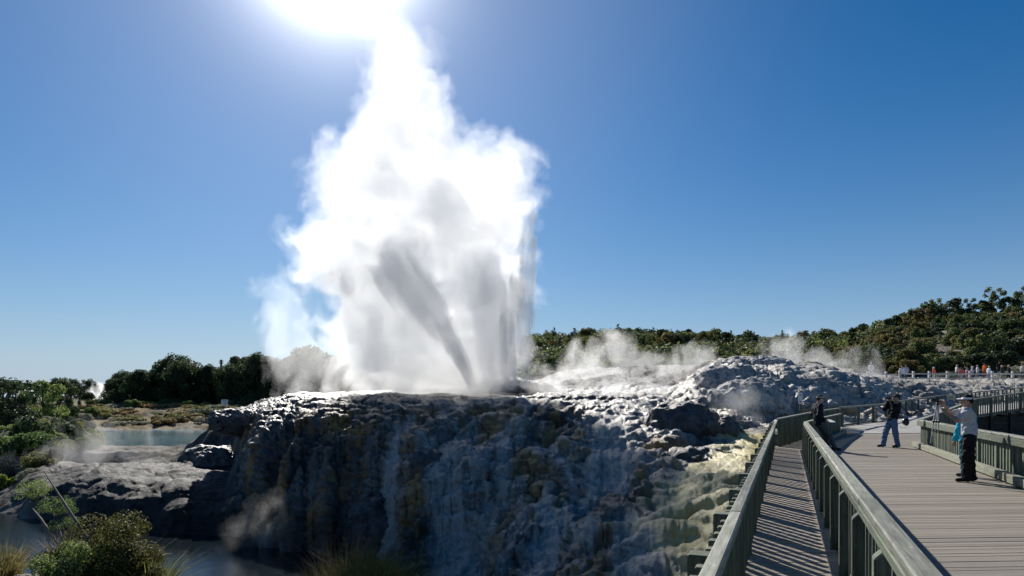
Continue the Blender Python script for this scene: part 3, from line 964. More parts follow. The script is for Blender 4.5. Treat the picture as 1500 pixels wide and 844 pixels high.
# steam drifting over the terraces; each lies where its vent is
M_W1 = steam_mat("steam_wisp_dense", 0.22, g=0.5)
M_W2 = steam_mat("steam_wisp_light", 0.09, g=0.5)
M_W3 = steam_mat("steam_wisp_faint", 0.045, g=0.5)
WISPS = [
    # balls, Y, vox, amp, scale, label, floor
    ([(410, 430, 16, 0), (418, 460, 20, 0), (425, 490, 24, 0), (440, 515, 26, 0), (465, 525, 30, 0), (490, 535, 28, 0), (510, 548, 26, 0), (430, 540, 22, 0)],
     56, .28, .9, .4, "faint steam drifting away beside the big geyser plume above the dark trees", .8, .38),
    ([(842, 522, 7, 0), (846, 534, 12, 0), (855, 545, 18, 0), (875, 556, 20, 0), (830, 552, 20, 0), (900, 562, 16, 0)],
     66, .25, .7, .45, "white steam column rising from the flat just beside the geyser plume", 2.6, .75),
    ([(1020, 522, 6, 0), (1022, 532, 10, 0), (1035, 540, 14, 0), (1000, 540, 16, 0), (1050, 541, 9, 0), (975, 546, 14, 0)],
     62, .25, .6, .5, "white steam rising behind the pale boulder with a rocky knob", 3.4, .8),
    ([(880, 512, 12, 0), (905, 520, 14, 0), (870, 530, 14, 0), (925, 535, 14, 0), (950, 540, 12, 0)], 85, .4, 1.1, .3, "thin steam in front of the far wooded ridge beside the geyser", 5, .55),
    ([(1150, 515, 12, 0), (1165, 530, 14, 0), (1185, 540, 15, 0), (1130, 530, 10, 0), (1210, 545, 12, 0)], 66, .3, .8, .45, "thin steam behind the pale rocky mound", 3.5, .7),
    ([(1240, 528, 9, 0), (1255, 540, 10, 0), (1275, 548, 9, 0), (1225, 540, 10, 0)], 66, .3, .7, .5, "thin steam blowing over the white path fence", 3.3, .7),
    ([(800, 588, 26, 0), (850, 586, 22, 0), (900, 590, 22, 0), (940, 598, 18, 0), (960, 582, 18, 0), (905, 572, 14, 0), (985, 600, 14, 0)],
     44, .25, .6, .5, "low steam lying on the flowing water of the upper terrace", 1.2, 1.3),
    ([(480, 580, 14, 0), (530, 577, 14, 0), (590, 574, 14, 0), (650, 576, 14, 0), (430, 586, 10, 0)], 46, .25, .6, .5, "low steam along the rim of the dark rock face", 1.4, .9),
    ([(712, 775, 20, 0), (690, 795, 22, 0), (740, 755, 13, 0)], 24.0, .14, .5, .8, "thin steam on the lower ledge of the falls", -4.5, .35),
    ([(400, 770, 10, 0), (385, 790, 14, 0), (420, 800, 16, 0), (360, 800, 12, 0)], 29.5, .16, .5, .8, "thin steam over the stream below the dark cliff", -4.9, .35),
    ([(95, 660, 14, 0), (70, 680, 16, 0), (120, 680, 14, 0), (30, 690, 16, 0), (140, 650, 10, 0), (190, 665, 10, 0)], 47, .25, .7, .5, "thin steam around the shrubs by the wet rock slab", -3.6, .35),
    ([(155, 572, 7, 0), (152, 580, 9, 0), (160, 584, 7, 0), (147, 566, 5, 0)], 125, .35, .7, .45, "bright puff of steam among trees beyond the pond", .5, 2.6),
    ([(45, 577, 5, 0), (40, 582, 5, 0), (52, 584, 5, 0)], 125, .35, .6, .45, "small puff of steam among the distant bushes", .5, 1.6),
    ([(1090, 600, 16, 0), (1050, 612, 12, 0)], 34, .2, .5, .6, "thin steam at the foot of the pale rocky mound", .2, .5),
]
for balls, Y0, vx, amp, scl, lab, flo, dmul in WISPS:
    f_ = billow_field(balls, Y0, vx * .8, k=0.5, amp=amp * 1.35, scale=scl * 1.35, stretch=(1, 1, .7), octaves=6, seed=int(Y0 * 7) % 90, pad=1.6, floor=flo)
    base = 0.085 * dmul
    steam_thing("steam_cloud", lab, "steam", f_, [("steam_fringe", 0.25, steam_mat("steam_fringe", base * 0.8, g=0.5)),
                                                 ("steam_body", -0.25, steam_mat("steam_body", base * 2.0, g=0.5))], "steam drifting over the terraces", "stuff")
# ================================================================== boardwalks and their fences
M_FENCE = wood("fence_timber", (0.040, 0.050, 0.038), (0.185, 0.205, 0.155), (0.095, 0.13, 0.075))
M_RAIL = wood("rail_timber", (0.085, 0.088, 0.072), (0.36, 0.365, 0.31), (0.17, 0.19, 0.135), 0.75)
M_KERB = wood("kerb_timber", (0.12, 0.12, 0.09), (0.36, 0.37, 0.29), (0.20, 0.22, 0.15))
M_WHITE = wood("white_timber", (0.50, 0.48, 0.44), (0.72, 0.70, 0.66), (0.55, 0.54, 0.48))
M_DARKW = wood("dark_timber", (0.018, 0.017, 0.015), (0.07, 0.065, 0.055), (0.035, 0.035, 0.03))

_BARS = {}


def bar_mesh(name, L, a, b, mat, bev=0.006, chamfer=0.0):
    """a timber along local X from 0 to L, a wide (local Y) and b deep (local Z), eased edges; chamfer slopes the far end"""
    key = (name, round(L, 2), a, b, mat.name, chamfer)
    if key in _BARS:
        return _BARS[key]
    bm = bmesh.new()
    bmesh.ops.create_cube(bm, size=1.0)
    for v in bm.verts:
        v.co = Vector(((v.co.x + 0.5) * L, v.co.y * a, v.co.z * b))
    if chamfer:
        for v in bm.verts:
            if v.co.x > L * 0.5 and v.co.z > 0:
                v.co.x -= chamfer
    bmesh.ops.bevel(bm, geom=bm.edges[:], offset=bev, segments=1, affect="EDGES")
    me = bpy.data.meshes.new(name)
    bm.to_mesh(me)
    bm.free()
    me.materials.append(mat)
    _BARS[key] = me
    return me


def bar(name, p, q, a, b, mat, root, up=(0, 0, 1), bev=0.006, chamfer=0.0, jitter=0.0):
    """timber from p to q (world), as a child of root"""
    p, q = Vector(p), Vector(q)
    d = q - p
    L = d.length
    x = d.normalized()
    z = Vector(up)
    y = z.cross(x)
    if y.length < 1e-4:
        y = Vector((0, 1, 0)).cross(x)
    y.normalize()
    z = x.cross(y)
    me = bar_mesh(name, L, a, b, mat, bev, chamfer)
    o = bpy.data.objects.new(name, me)
    COL.objects.link(o)
    if root is not None:
        o.parent = root
        p = p - root.location
    R = Matrix((x, y, z)).transposed()
    if jitter:
        R = R @ Euler((random.uniform(-1, 1) * jitter * 2, random.uniform(-1, 1) * jitter, random.uniform(-1, 1) * jitter)).to_matrix()
    o.matrix_local = Matrix.Translation(p) @ R.to_4x4()
    me_len = max(v.co.x for v in me.vertices)
    if abs(me_len - L) > 0.004:
        o.scale = (L / me_len, 1, 1)
    return o


def walk(poly, step, start=0.0):
    """points every step along a polyline of 3-D points: (point, direction)"""
    out = []
    d = start
    for a_, b_ in zip(poly[:-1], poly[1:]):
        a_, b_ = Vector(a_), Vector(b_)
        L = (b_ - a_).length
        u = (b_ - a_).normalized()
        while d <= L:
            out.append((a_ + u * d, u))
            d += step
        d -= L
    return out


def fence(name, label, segs, height, rail_w, rail_t, post_step, bal_step, bal_w, side, post_w=0.11, low=-0.12, bal_top=-0.05,
          mat=M_FENCE, rail_mat=M_RAIL, kerb=None, bottom_rail=None, chamfer=0.0, post_side=None, group=None, bal_mat=None, post_low=None, bal_t=0.035,
          mid_rail=None, face=None, start=0.1, out=0.0):
    """segs: base polyline at deck level. side: +1 balusters to the right-hand side of its run, -1 to the left"""
    root = empty(name, segs[0])
    tag(root, label, "fence", group)
    n_b = 0
    post_side = side if post_side is None else post_side
    bals = walk(segs, bal_step, start) if bal_step else []
    posts = walk(segs, post_step, start)
    for a_, b_ in zip(segs[:-1], segs[1:]):
        a_, b_ = Vector(a_), Vector(b_)
        u = (b_ - a_).normalized()
        L = (b_ - a_).length
        nb = max(1, round(L / 4.2))
        for k in range(nb):                                  # the rail is laid in lengths with small joints
            p0 = a_ + u * (L * k / nb + (0.002 if k else 0)) + Vector((0, 0, height - rail_t / 2))
            p1 = a_ + u * (L * (k + 1) / nb - 0.002) + Vector((0, 0, height - rail_t / 2))
            bar("rail", p0, p1, rail_w, rail_t, rail_mat, root, bev=0.01, jitter=0.0012)
            r_ = Vector((u.y, -u.x, 0)).normalized()
            if face:
                o_ = r_ * (face[0]) + Vector((0, 0, -rail_t - face[1] / 2 - 0.002))
                bar("rail_face_board", p0 + o_ + Vector((0, 0, rail_t / 2)), p1 + o_ + Vector((0, 0, rail_t / 2)), 0.045, face[1], mat, root)
            if bottom_rail is not None:
                o_ = Vector((0, 0, bottom_rail))
                bar("bottom_rail", p0 + o_ - Vector((0, 0, height - rail_t / 2)), p1 + o_ - Vector((0, 0, height - rail_t / 2)), 0.05, 0.09, mat, root)
            if mid_rail is not None:
                o_ = Vector((0, 0, mid_rail))
                bar("middle_rail", p0 + o_ - Vector((0, 0, height - rail_t / 2)), p1 + o_ - Vector((0, 0, height - rail_t / 2)), 0.05, 0.09, mat, root)
            if kerb:
                o_ = r_ * kerb[0] + Vector((0, 0, kerb[2] / 2 - height + rail_t / 2 + 0.03))
                bar("kerb_board", p0 + o_, p1 + o_, kerb[1], kerb[2], M_KERB, root)
    for p_, u in posts:
        r_ = Vector((u.y, -u.x, 0)).normalized()
        o_ = r_ * post_side * (rail_w * 0.5 - 0.01 + out)
        pl = low - 0.25 if post_low is None else post_low
        bar("post", p_ + o_ + Vector((0, 0, pl)), p_ + o_ + Vector((0, 0, height - rail_t - 0.012)), post_w, post_w, mat, root,
            up=r_ * post_side, chamfer=chamfer, bev=0.008, jitter=0.004)
    spare = []
    pr = [p_ for p_, _ in posts]
    sel = [(p_, u) for p_, u in bals if all((p_ - k).length > post_w * 0.5 + bal_w * 0.55 for k in pr)]
    sel.sort(key=lambda e: e[0].length)
    for p_, u in sel:
        r_ = Vector((u.y, -u.x, 0)).normalized()
        o_ = r_ * side * (rail_w * 0.5 - 0.03 + out)
        args = (p_ + o_ + Vector((0, 0, low)), p_ + o_ + Vector((0, 0, height + bal_top)))
        if n_b < 100:
            bar("baluster", *args, bal_t, bal_w, bal_mat or mat, root, up=u, jitter=0.006)
        else:
            spare.append(args + (u,))
        n_b += 1
    if spare:
        vs, fs = [], []
        for p0, p1, u in spare:
            r_ = Vector((u.y, -u.x, 0)).normalized()
            b0 = len(vs)
            for zz_ in (p0, p1):
                for sa, sb in ((-1, -1), (1, -1), (1, 1), (-1, 1)):
                    vs.append(zz_ + u * (bal_w / 2 * sa) + r_ * (bal_t / 2 * sb) - root.location)
            fs += [[b0, b0 + 1, b0 + 2, b0 + 3], [b0 + 7, b0 + 6, b0 + 5, b0 + 4]] + [[b0 + k, b0 + 4 + k, b0 + 4 + (k + 1) % 4, b0 + (k + 1) % 4] for k in range(4)]
        me = np_mesh("baluster_row", [tuple(v) for v in vs], np.array(fs), smooth=False)
        o = link("baluster_row", me, bal_mat or mat, root)
        o["kind"] = "stuff"
    return root


def lx(Y, x0, y0, k=0.402):
    return x0 + k * (Y - y0)


# the narrow walkway's outer fence: timber outside the rail, its heads showing past the rail
A0 = (lx(-3.0, 8.88, 22.9), -3.0, 0)
fence("walkway_fence", "long slatted timber fence along the outer edge of the narrow walkway beside the yellow terrace",
      [A0, (8.88, 22.9, 0)], 0.92, 0.078, 0.06, 1.33, 0.222, 0.082, -1, post_w=0.13, low=-0.25, bal_top=-0.09, bal_t=0.055, out=0.075,
      face=(-0.02, 0.05), post_low=-1.6, start=0.35)
fence("walkway_fence", "close-boarded timber fence where the narrow walkway bends towards the rocks",
      [(8.92, 22.95, 0), (12.9, 29.1, 0.12), (16.4, 34.2, 0.2)], 0.96, 0.12, 0.06, 1.4, 0.20, 0.15, 1, low=-0.2, bal_top=-0.07, post_low=-1.2)
# the fence between the narrow walkway and the wide deck
fence("walkway_fence", "weathered rail fence with slant-topped posts between the narrow walkway and the wide deck",
      [(lx(-3.0, 8.99, 20.9), -3.0, 0), (8.99, 20.9, 0)], 0.92, 0.115, 0.045, 1.33, 0.19, 0.045, 0.0, post_w=0.105, low=0.0, bal_top=-0.06, bal_t=0.06,
      chamfer=0.10, post_side=-1, bottom_rail=0.05, post_low=-0.05, face=(-0.045, 0.06), start=0.62)
fence("walkway_fence", "short boarded fence end with a kerb beam where the man in navy leans",
      [(9.03, 20.98, 0), (12.2, 26.6, 0), (15.4, 32.0, 0)], 0.92, 0.13, 0.06, 1.4, 0.2, 0.16, -1, low=0.02, bal_top=-0.06, kerb=(0.20, 0.14, 0.14), post_low=-0.05)
# the wide deck's inner fence
B0 = (lx(2.0, 13.67, 22.9), 2.0, 0)
fence("deck_fence", "stout slatted fence with a deep kerb behind the photographer in a white visor",
      [B0, (13.67, 22.9, 0)], 0.92, 0.16, 0.05, 1.5, 0.21, 0.10, 1, post_w=0.12, low=-0.15, bal_top=-0.05, kerb=(-0.14, 0.16, 0.16), face=(-0.06, 0.14), post_low=-0.9)
fence("deck_fence", "dark slatted fence turning from the deck corner up to the bridge",
      [(13.74, 22.99, 0), (19.2, 30.0, 0.24), (27.9, 41.2, 0.62)], 0.93, 0.16, 0.05, 1.6, 0.24, 0.10, 1, post_w=0.11, low=-0.15, bal_top=-0.05, post_low=-1.2)
# the open fence round the back of the deck and the path up to the bridge
fence("path_fence", "open two-rail fence with wire infill round the far edge of the path",
      [(16.55, 34.4, 0.2), (20.9, 38.5, 0.34), (27.8, 47.0, 0.62), (32.9, 51.8, 0.88)], 1.0, 0.12, 0.09, 2.15, None, 0, 1, post_w=0.12, low=-0.1, bottom_rail=0.06, post_low=-0.8)
fence("bridge_fence", "slatted green-grey fence on the far side of the footbridge",
      [(33.1, 51.9, 0.9), (38.0, 50.8, 1.45), (44, 49.5, 1.9)], 1.0, 0.12, 0.08, 2.4, 0.26, 0.10, -1, post_w=0.14, low=0.0, bal_top=-0.08, post_low=-0.3)
fence("bridge_fence", "slatted green-grey fence on the near side of the footbridge",
      [(28.0, 41.35, 0.62), (31.9, 42.6, 1.05), (37.5, 44.0, 1.45)], 0.98, 0.12, 0.08, 1.25, 0.19, 0.09, 1, post_w=0.11, low=-0.05, bal_top=-0.08, bottom_rail=-0.08, post_low=-0.3)


# ------------------------------------------------------------------ decks of planks
def plank_mat(name, lo_, hi_, worn):
    m, nt, out = new_mat(name)
    uv = nd(nt, "Attribute", attribute_name="along")
    mp = nd(nt, "Mapping")
    mp.inputs["Scale"].default_value = (0.8, 26.0, 1.0)
    lk(nt, uv.outputs["Vector"], mp.inputs["Vector"])
    grain = noise(nt, mp.outputs[0], 3.0, 6, 0.65)
    c = coords(nt)
    blot = noise(nt, c, 0.7, 5, 0.6)
    spot = noise(nt, c, 14.0, 4, 0.65)
    geo = nd(nt, "NewGeometry")
    col = mix(nt, ramp(nt, grain, [(0.28, 0), (0.7, 1)]), lo_, hi_)
    col = mix(nt, ramp(nt, blot, [(0.4, 0), (0.66, 0.7)]), col, worn)
    col = mix(nt, ramp(nt, spot, [(0.62, 0), (0.72, 0.4)]), col, tuple(x * 1.35 for x in hi_))
    v = nd(nt, "MapRange")
    lk(nt, geo.outputs["Random Per Island"], v.inputs[0])
    v.inputs[3].default_value, v.inputs[4].default_value = 0.78, 1.12
    hs = nd(nt, "HueSaturation")
    sy_ = nd(nt, "SeparateXYZ")
    lk(nt, uv.outputs["Vector"], sy_.inputs[0])
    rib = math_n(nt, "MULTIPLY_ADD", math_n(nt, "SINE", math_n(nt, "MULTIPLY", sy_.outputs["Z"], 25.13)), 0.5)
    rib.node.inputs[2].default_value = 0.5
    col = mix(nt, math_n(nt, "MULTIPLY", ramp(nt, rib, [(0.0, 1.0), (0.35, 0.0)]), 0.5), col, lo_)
    lk(nt, v.outputs[0], hs.inputs["Value"])
    lk(nt, col, hs.inputs["Color"])
    principled(nt, out, hs.outputs[0], 0.72, 0.3, bump(nt, rib, 0.5, 0.004, bump(nt, grain, 0.6, 0.006)))
    return m


M_DECK = plank_mat("deck_planks", (0.135, 0.117, 0.095), (0.39, 0.347, 0.288), (0.228, 0.206, 0.174))
M_WALKP = plank_mat("walkway_planks", (0.23, 0.19, 0.15), (0.54, 0.46, 0.375), (0.37, 0.32, 0.265))


def planks(name, label, Ys_, left, right, wdt, gap, th, skew, mat, ztop=lambda x, y: 0.0, cut=3.6):
    """boards laid across from left(Y) to right(Y); skew tilts them in plan; long boards are cut to lengths"""
    V, Fc, UV = [], [], []
    y = Ys_[0]
    k = 0
    while y < Ys_[1]:
        w_ = wdt - gap
        x0l, x0r = left(y), right(y)
        L = x0r - x0l
        n = max(1, int(round(L / cut))) if L > cut * 1.5 else 1
        cuts = [0.0] + sorted(min(0.97, max(0.03, (i + 1) / n + random.uniform(-.12, .12))) for i in range(n - 1)) + [1.0]
        for c0, c1 in zip(cuts[:-1], cuts[1:]):
            dz = random.uniform(-0.003, 0.003)
            b0 = len(V)
            for zt in (1, 0):
                for (cc, yy_) in ((c0, 0), (c1, 0), (c1, 1), (c0, 1)):
                    Ye = y + yy_ * w_
                    xl, xr = left(Ye), right(Ye)
                    X_ = xl + (xr - xl) * cc
                    X_ += 0.002 if (cc == c0 and c0 > 0) else (-0.002 if (cc == c1 and c1 < 1) else 0)
                    Yq = Ye + skew * (X_ - x0l)
                    V.append((X_, Yq, ztop(X_, Yq) + dz - (0 if zt else th)))
                    UV.append((X_ + k * 3.7, yy_ + k * 1.31, yy_))
            Fc += [[b0, b0 + 1, b0 + 2, b0 + 3]] + [[b0 + i, b0 + 4 + i, b0 + 4 + (i + 1) % 4, b0 + (i + 1) % 4] for i in range(4)]
        y += wdt
        k += 1
    me = np_mesh(name, V, np.array(Fc), smooth=False)
    at = me.attributes.new("along", "FLOAT_VECTOR", "POINT")
    at.data.foreach_set("vector", np.array(UV, np.float32).ravel())
    o = link(name, me, mat)
    tag(o, label, "boardwalk", kind="structure")
    return o


def cx_(Y):      # line under the fence between walkway and deck
    return np.interp(Y, [-5, 20.9, 26.6, 32.0, 40], [8.99 - .402 * 25.9, 8.99, 12.2, 15.4, 20.1])


def ox_(Y):      # line of the outer walkway fence
    return np.interp(Y, [-5, 22.9, 29.1, 34.2, 60], [8.88 - .402 * 27.9, 8.88, 12.9, 16.4, 33])


def rx_(Y):      # inner fence of the deck
    return np.interp(Y, [-5, 22.9, 30, 41.2], [13.67 - .402 * 27.9, 13.67, 19.2, 27.9])


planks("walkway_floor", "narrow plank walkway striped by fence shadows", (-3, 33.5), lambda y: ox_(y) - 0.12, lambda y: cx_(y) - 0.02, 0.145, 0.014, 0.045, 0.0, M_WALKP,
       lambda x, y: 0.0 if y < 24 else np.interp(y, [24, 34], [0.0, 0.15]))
planks("deck_floor", "wide weathered plank deck", (-4, 31.4), lambda y: cx_(y) + 0.0, lambda y: rx_(y) + 0.05, 0.115, 0.014, 0.045, 0.06, M_DECK)


# joists under both decks
jo = []
for k in range(3):
    pass

# the concrete path that climbs from the deck to the bridge
m, nt, out = new_mat("path_concrete")
c = coords(nt)
n1 = noise(nt, c, 1.2, 6, 0.6)
n2 = noise(nt, c, 30.0, 4, 0.7)
principled(nt, out, mix(nt, ramp(nt, n1, [(0.35, 0), (0.65, 1)]), (0.24, 0.235, 0.225), (0.37, 0.36, 0.345)), 0.85, 0.3, bump(nt, n2, 0.4, 0.01))
Lp = [(15.7, 31.6), (16.6, 34.5), (20.9, 38.6), (27.8, 47.1), (33.0, 51.9), (44, 49.5)]
zL = [0.012, 0.2, 0.34, 0.62, 0.9, 1.9]
Rp = [(20.9, 32.0), (22.0, 33.6), (25.0, 37.5), (27.9, 41.3), (31.9, 42.7), (37.5, 44.1)]
zR = [0.012, 0.14, 0.42, 0.60, 1.03, 1.43]
V, Fc = [], []
for (a_, za), (b_, zb) in zip(zip(Lp, zL), zip(Rp, zR)):
    for t in np.linspace(0, 1, 9):
        V.append((a_[0] * (1 - t) + b_[0] * t, a_[1] * (1 - t) + b_[1] * t, za * (1 - t) + zb * t))
nV = len(V)
top_f = grid_faces(6, 9)[:, ::-1]
V += [(x_, y_, z_ - 0.16) for x_, y_, z_ in V]
rim = [k for k in range(9)] + [9 * k + 8 for k in range(1, 6)] + [45 + k for k in range(7, -1, -1)] + [9 * k for k in range(4, 0, -1)]
side_f = np.array([[rim[k], rim[(k + 1) % len(rim)], nV + rim[(k + 1) % len(rim)], nV + rim[k]] for k in range(len(rim))])
me = np_mesh("path", V, [top_f, side_f], smooth=False)
if me.polygons[0].normal.z < 0:
    me.flip_normals()
tag(link("path", me, m), "pale concrete path climbing from the deck to the footbridge", "path", kind="structure")

# the boarded bank wall in shade under the bridge
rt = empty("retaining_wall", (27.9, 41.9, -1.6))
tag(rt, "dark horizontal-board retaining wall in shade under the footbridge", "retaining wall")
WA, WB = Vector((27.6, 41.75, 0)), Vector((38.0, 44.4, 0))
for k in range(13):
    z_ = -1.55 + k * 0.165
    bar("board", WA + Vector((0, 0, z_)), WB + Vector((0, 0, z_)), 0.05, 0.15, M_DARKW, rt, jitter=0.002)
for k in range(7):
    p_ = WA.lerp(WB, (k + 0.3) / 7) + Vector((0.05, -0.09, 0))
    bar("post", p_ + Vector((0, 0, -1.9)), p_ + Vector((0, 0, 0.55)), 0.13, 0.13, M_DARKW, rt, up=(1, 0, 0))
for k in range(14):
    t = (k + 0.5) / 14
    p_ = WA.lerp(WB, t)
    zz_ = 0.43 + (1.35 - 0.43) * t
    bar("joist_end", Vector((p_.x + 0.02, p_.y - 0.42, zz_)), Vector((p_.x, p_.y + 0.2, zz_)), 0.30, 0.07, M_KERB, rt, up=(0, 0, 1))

# posts that carry the walkway over the terrace
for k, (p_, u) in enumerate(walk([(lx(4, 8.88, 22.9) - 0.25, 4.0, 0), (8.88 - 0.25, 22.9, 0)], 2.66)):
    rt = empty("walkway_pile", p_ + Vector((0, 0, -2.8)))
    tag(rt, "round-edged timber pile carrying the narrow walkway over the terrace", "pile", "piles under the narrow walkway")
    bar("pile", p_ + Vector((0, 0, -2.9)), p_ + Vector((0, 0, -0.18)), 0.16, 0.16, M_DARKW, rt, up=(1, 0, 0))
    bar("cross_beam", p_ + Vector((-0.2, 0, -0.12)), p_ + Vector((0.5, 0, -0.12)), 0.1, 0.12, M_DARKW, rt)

# ------------------------------------------------------------------ the white fence along the far path
WF = [(14.5, 104.0, 5.95), (24.0, 92.0, 5.25), (31.0, 78.0, 4.15), (35.4, 68.0, 3.28), (41.5, 67.4, 3.25), (52.5, 68.0, 3.25)]
fp = []
for px_ in (1271, 1298, 1318, 1338, 1361, 1387.5, 1420.5, 1453.6, 1483, 1510):
    Yp = np.interp(px_, [1270, 1400, 1520], [68.0, 67.4, 68.0])
    fp.append(Vector(((px_ - CX) / F * Yp, Yp, 3.22)))
rt = empty("white_fence", fp[0])
tag(rt, "long white post-and-rail fence along the far path with walkers behind it", "fence")
lead = [P(862, 549, 100), P(885, 550, 97), P(910, 551, 94), P(932, 551.5, 91), P(955, 552, 88), P(980, 553, 85), P(1150, 556, 74), P(1175, 557, 73), P(1200, 557.5, 72), P(1222, 558, 70.5), P(1246, 558.5, 69)]
runs = [lead[:6], lead[6:] + fp]
for rn in runs:
    for q_ in rn:
        bar("post", q_ + Vector((0, 0, -0.5)), q_ + Vector((0, 0, 1.08)), 0.19, 0.19, M_WHITE, rt, up=(1, 0, 0), bev=0.02, jitter=0.01)
    for a_, b_ in zip(rn[:-1], rn[1:]):
        for hgt in (0.38, 0.80):
            sg = random.uniform(-0.05, 0.05)
            bar("rail", a_ + Vector((0, -0.11, hgt + sg)), b_ + Vector((0, -0.11, hgt + random.uniform(-0.03, 0.03))), 0.05, 0.13, M_WHITE, rt, jitter=0.002)

# ------------------------------------------------------------------ signs
M_SIGNW = plain("sign_white", (0.72, 0.74, 0.74), 0.5)
M_SIGNY = plain("sign_cream", (0.55, 0.53, 0.33), 0.6)
M_SIGNT = plain("sign_ink", (0.04, 0.045, 0.05), 0.6)


def sign(name, label, base, hpost, wd, hb, mat, ink, back=0.0):
    rt = empty(name, base)
    tag(rt, label, "sign")
    bar("post", base + Vector((0, 0.05, -0.3)), base + Vector((0, 0.05, hpost)), 0.07, 0.07, M_FENCE, rt, up=(1, 0, 0))
    pl = bar("panel", base + Vector((-wd / 2, 0, hpost - hb / 2)), base + Vector((wd / 2, 0, hpost - hb / 2)), 0.03, hb, mat, rt)
    for k, (f0, f1) in enumerate(ink):
        z_ = hpost - hb * (0.2 + 0.6 * k / max(1, len(ink) - 1))
        bar("lettering", base + Vector((-wd / 2 + wd * f0, -0.019, z_)), base + Vector((-wd / 2 + wd * f1, -0.019, z_)), 0.004, hb * 0.07, M_SIGNT, rt, bev=0.001)


sign("warning_sign", "small white sign on a post beside the tall dark trees across the pond", P(329, 601, 99), 1.55, 0.95, 1.0, M_SIGNW, [(0.2, 0.8), (0.4, 0.6), (0.25, 0.75)])
sign("warning_sign", "narrow white sign on a post before the blue-shaded rocks", P(1172.5, 606, 37.5), 1.15, 0.22, 0.62, M_SIGNW, [(0.2, 0.8), (0.2, 0.7)])
sign("information_sign", "cream panel on the fence post where path meets footbridge", Vector((33.15, 51.55, 0.9)), 0.95, 0.6, 0.75, M_SIGNY, [(0.15, 0.85), (0.15, 0.7), (0.15, 0.8)])
# ================================================================== vegetation
def rnd_dirs(n, rng):
    d = rng.normal(size=(n, 3))
    return d / np.linalg.norm(d, axis=1, keepdims=True)


def leaf_mesh(name, centres, radii, n, size, rng, mat, up=0.25, squash=0.85, aspect=0.6, hollow=0.55):
    """n leaf-sized faces spread through clumps"""
    radii = np.asarray(radii, float)
    wts = radii ** 2
    k = rng.choice(len(radii), n, p=wts / wts.sum())
    d = rnd_dirs(n, rng)
    d[:, 2] += up * 0.4
    d /= np.linalg.norm(d, axis=1, keepdims=True)
    rr = radii[k] * (hollow + (1.08 - hollow) * rng.random(n) ** 0.6)
    c = np.asarray(centres)[k] + d * rr[:, None] * np.array([1, 1, squash])
    nrm = d + rnd_dirs(n, rng) * 0.75
    nrm[:, 2] += up
    nrm /= np.linalg.norm(nrm, axis=1, keepdims=True)
    t = np.cross(nrm, rnd_dirs(n, rng))
    t /= np.linalg.norm(t, axis=1, keepdims=True) + 1e-9
    b = np.cross(nrm, t)
    s = size * (0.6 + 0.8 * rng.random(n))[:, None]
    fold = nrm * s * 0.25
    v = np.stack([c - t * s, c - b * s * aspect + fold, c + t * s, c + b * s * aspect + fold], 1).reshape(-1, 3)
    f = np.arange(4 * n).reshape(n, 4)
    me = np_mesh(name, v, f, smooth=False)
    me.materials.append(mat)
    return me


def limb_mesh(name, chains, mat, sides=6):
    """tapered tubes: chains = [[(x,y,z,r), ...], ...]"""
    V, Fc = [], []
    for ch in chains:
        base = len(V)
        for k, (x, y, z, r) in enumerate(ch):
            a_ = Vector(ch[max(0, k - 1)][:3])
            b_ = Vector(ch[min(len(ch) - 1, k + 1)][:3])
            d = (b_ - a_).normalized()
            u = d.cross(Vector((0.31, 0.9, 0.2))).normalized()
            w_ = d.cross(u)
            for s in range(sides):
                an = 2 * math.pi * s / sides
                V.append(Vector((x, y, z)) + (u * math.cos(an) + w_ * math.sin(an)) * r)
        for k in range(len(ch) - 1):
            for s in range(sides):
                i0 = base + k * sides + s
                i1 = base + k * sides + (s + 1) % sides
                Fc.append([i0, i1, i1 + sides, i0 + sides])
    me = np_mesh(name, [tuple(v) for v in V], np.array(Fc))
    me.materials.append(mat)
    return me


M_BARK = plain("bark", (0.085, 0.07, 0.055), 0.9, 0.2, 0.4, 9.0, 0.5)
M_DEAD = plain("dead_wood", (0.19, 0.16, 0.13), 0.85, 0.2, 0.35, 14.0, 0.4)
M_LEAF_DK = foliage("leaves_dark", (0.024, 0.037, 0.021), (0.095, 0.147, 0.053), 0.35)
M_LEAF_MD = foliage("leaves_green", (0.074, 0.124, 0.038), (0.264, 0.355, 0.109), 0.48)
M_LEAF_OL = foliage("leaves_olive", (0.104, 0.118, 0.042), (0.400, 0.385, 0.133), 0.45)
M_LEAF_GY = foliage("leaves_grey", (0.122, 0.137, 0.098), (0.408, 0.420, 0.312), 0.4)
M_LEAF_PN = foliage("needles_pine", (0.021, 0.039, 0.027), (0.080, 0.127, 0.069), 0.3)
M_LEAF_BR = foliage("leaves_bright", (0.105, 0.156, 0.025), (0.355, 0.418, 0.084), 0.5)
M_GRASS_T = foliage("grass_straw", (0.150, 0.112, 0.044), (0.450, 0.350, 0.150), 0.4)
M_GRASS_G = foliage("grass_green", (0.087, 0.097, 0.025), (0.350, 0.332, 0.097), 0.5)
GROUPS = {}


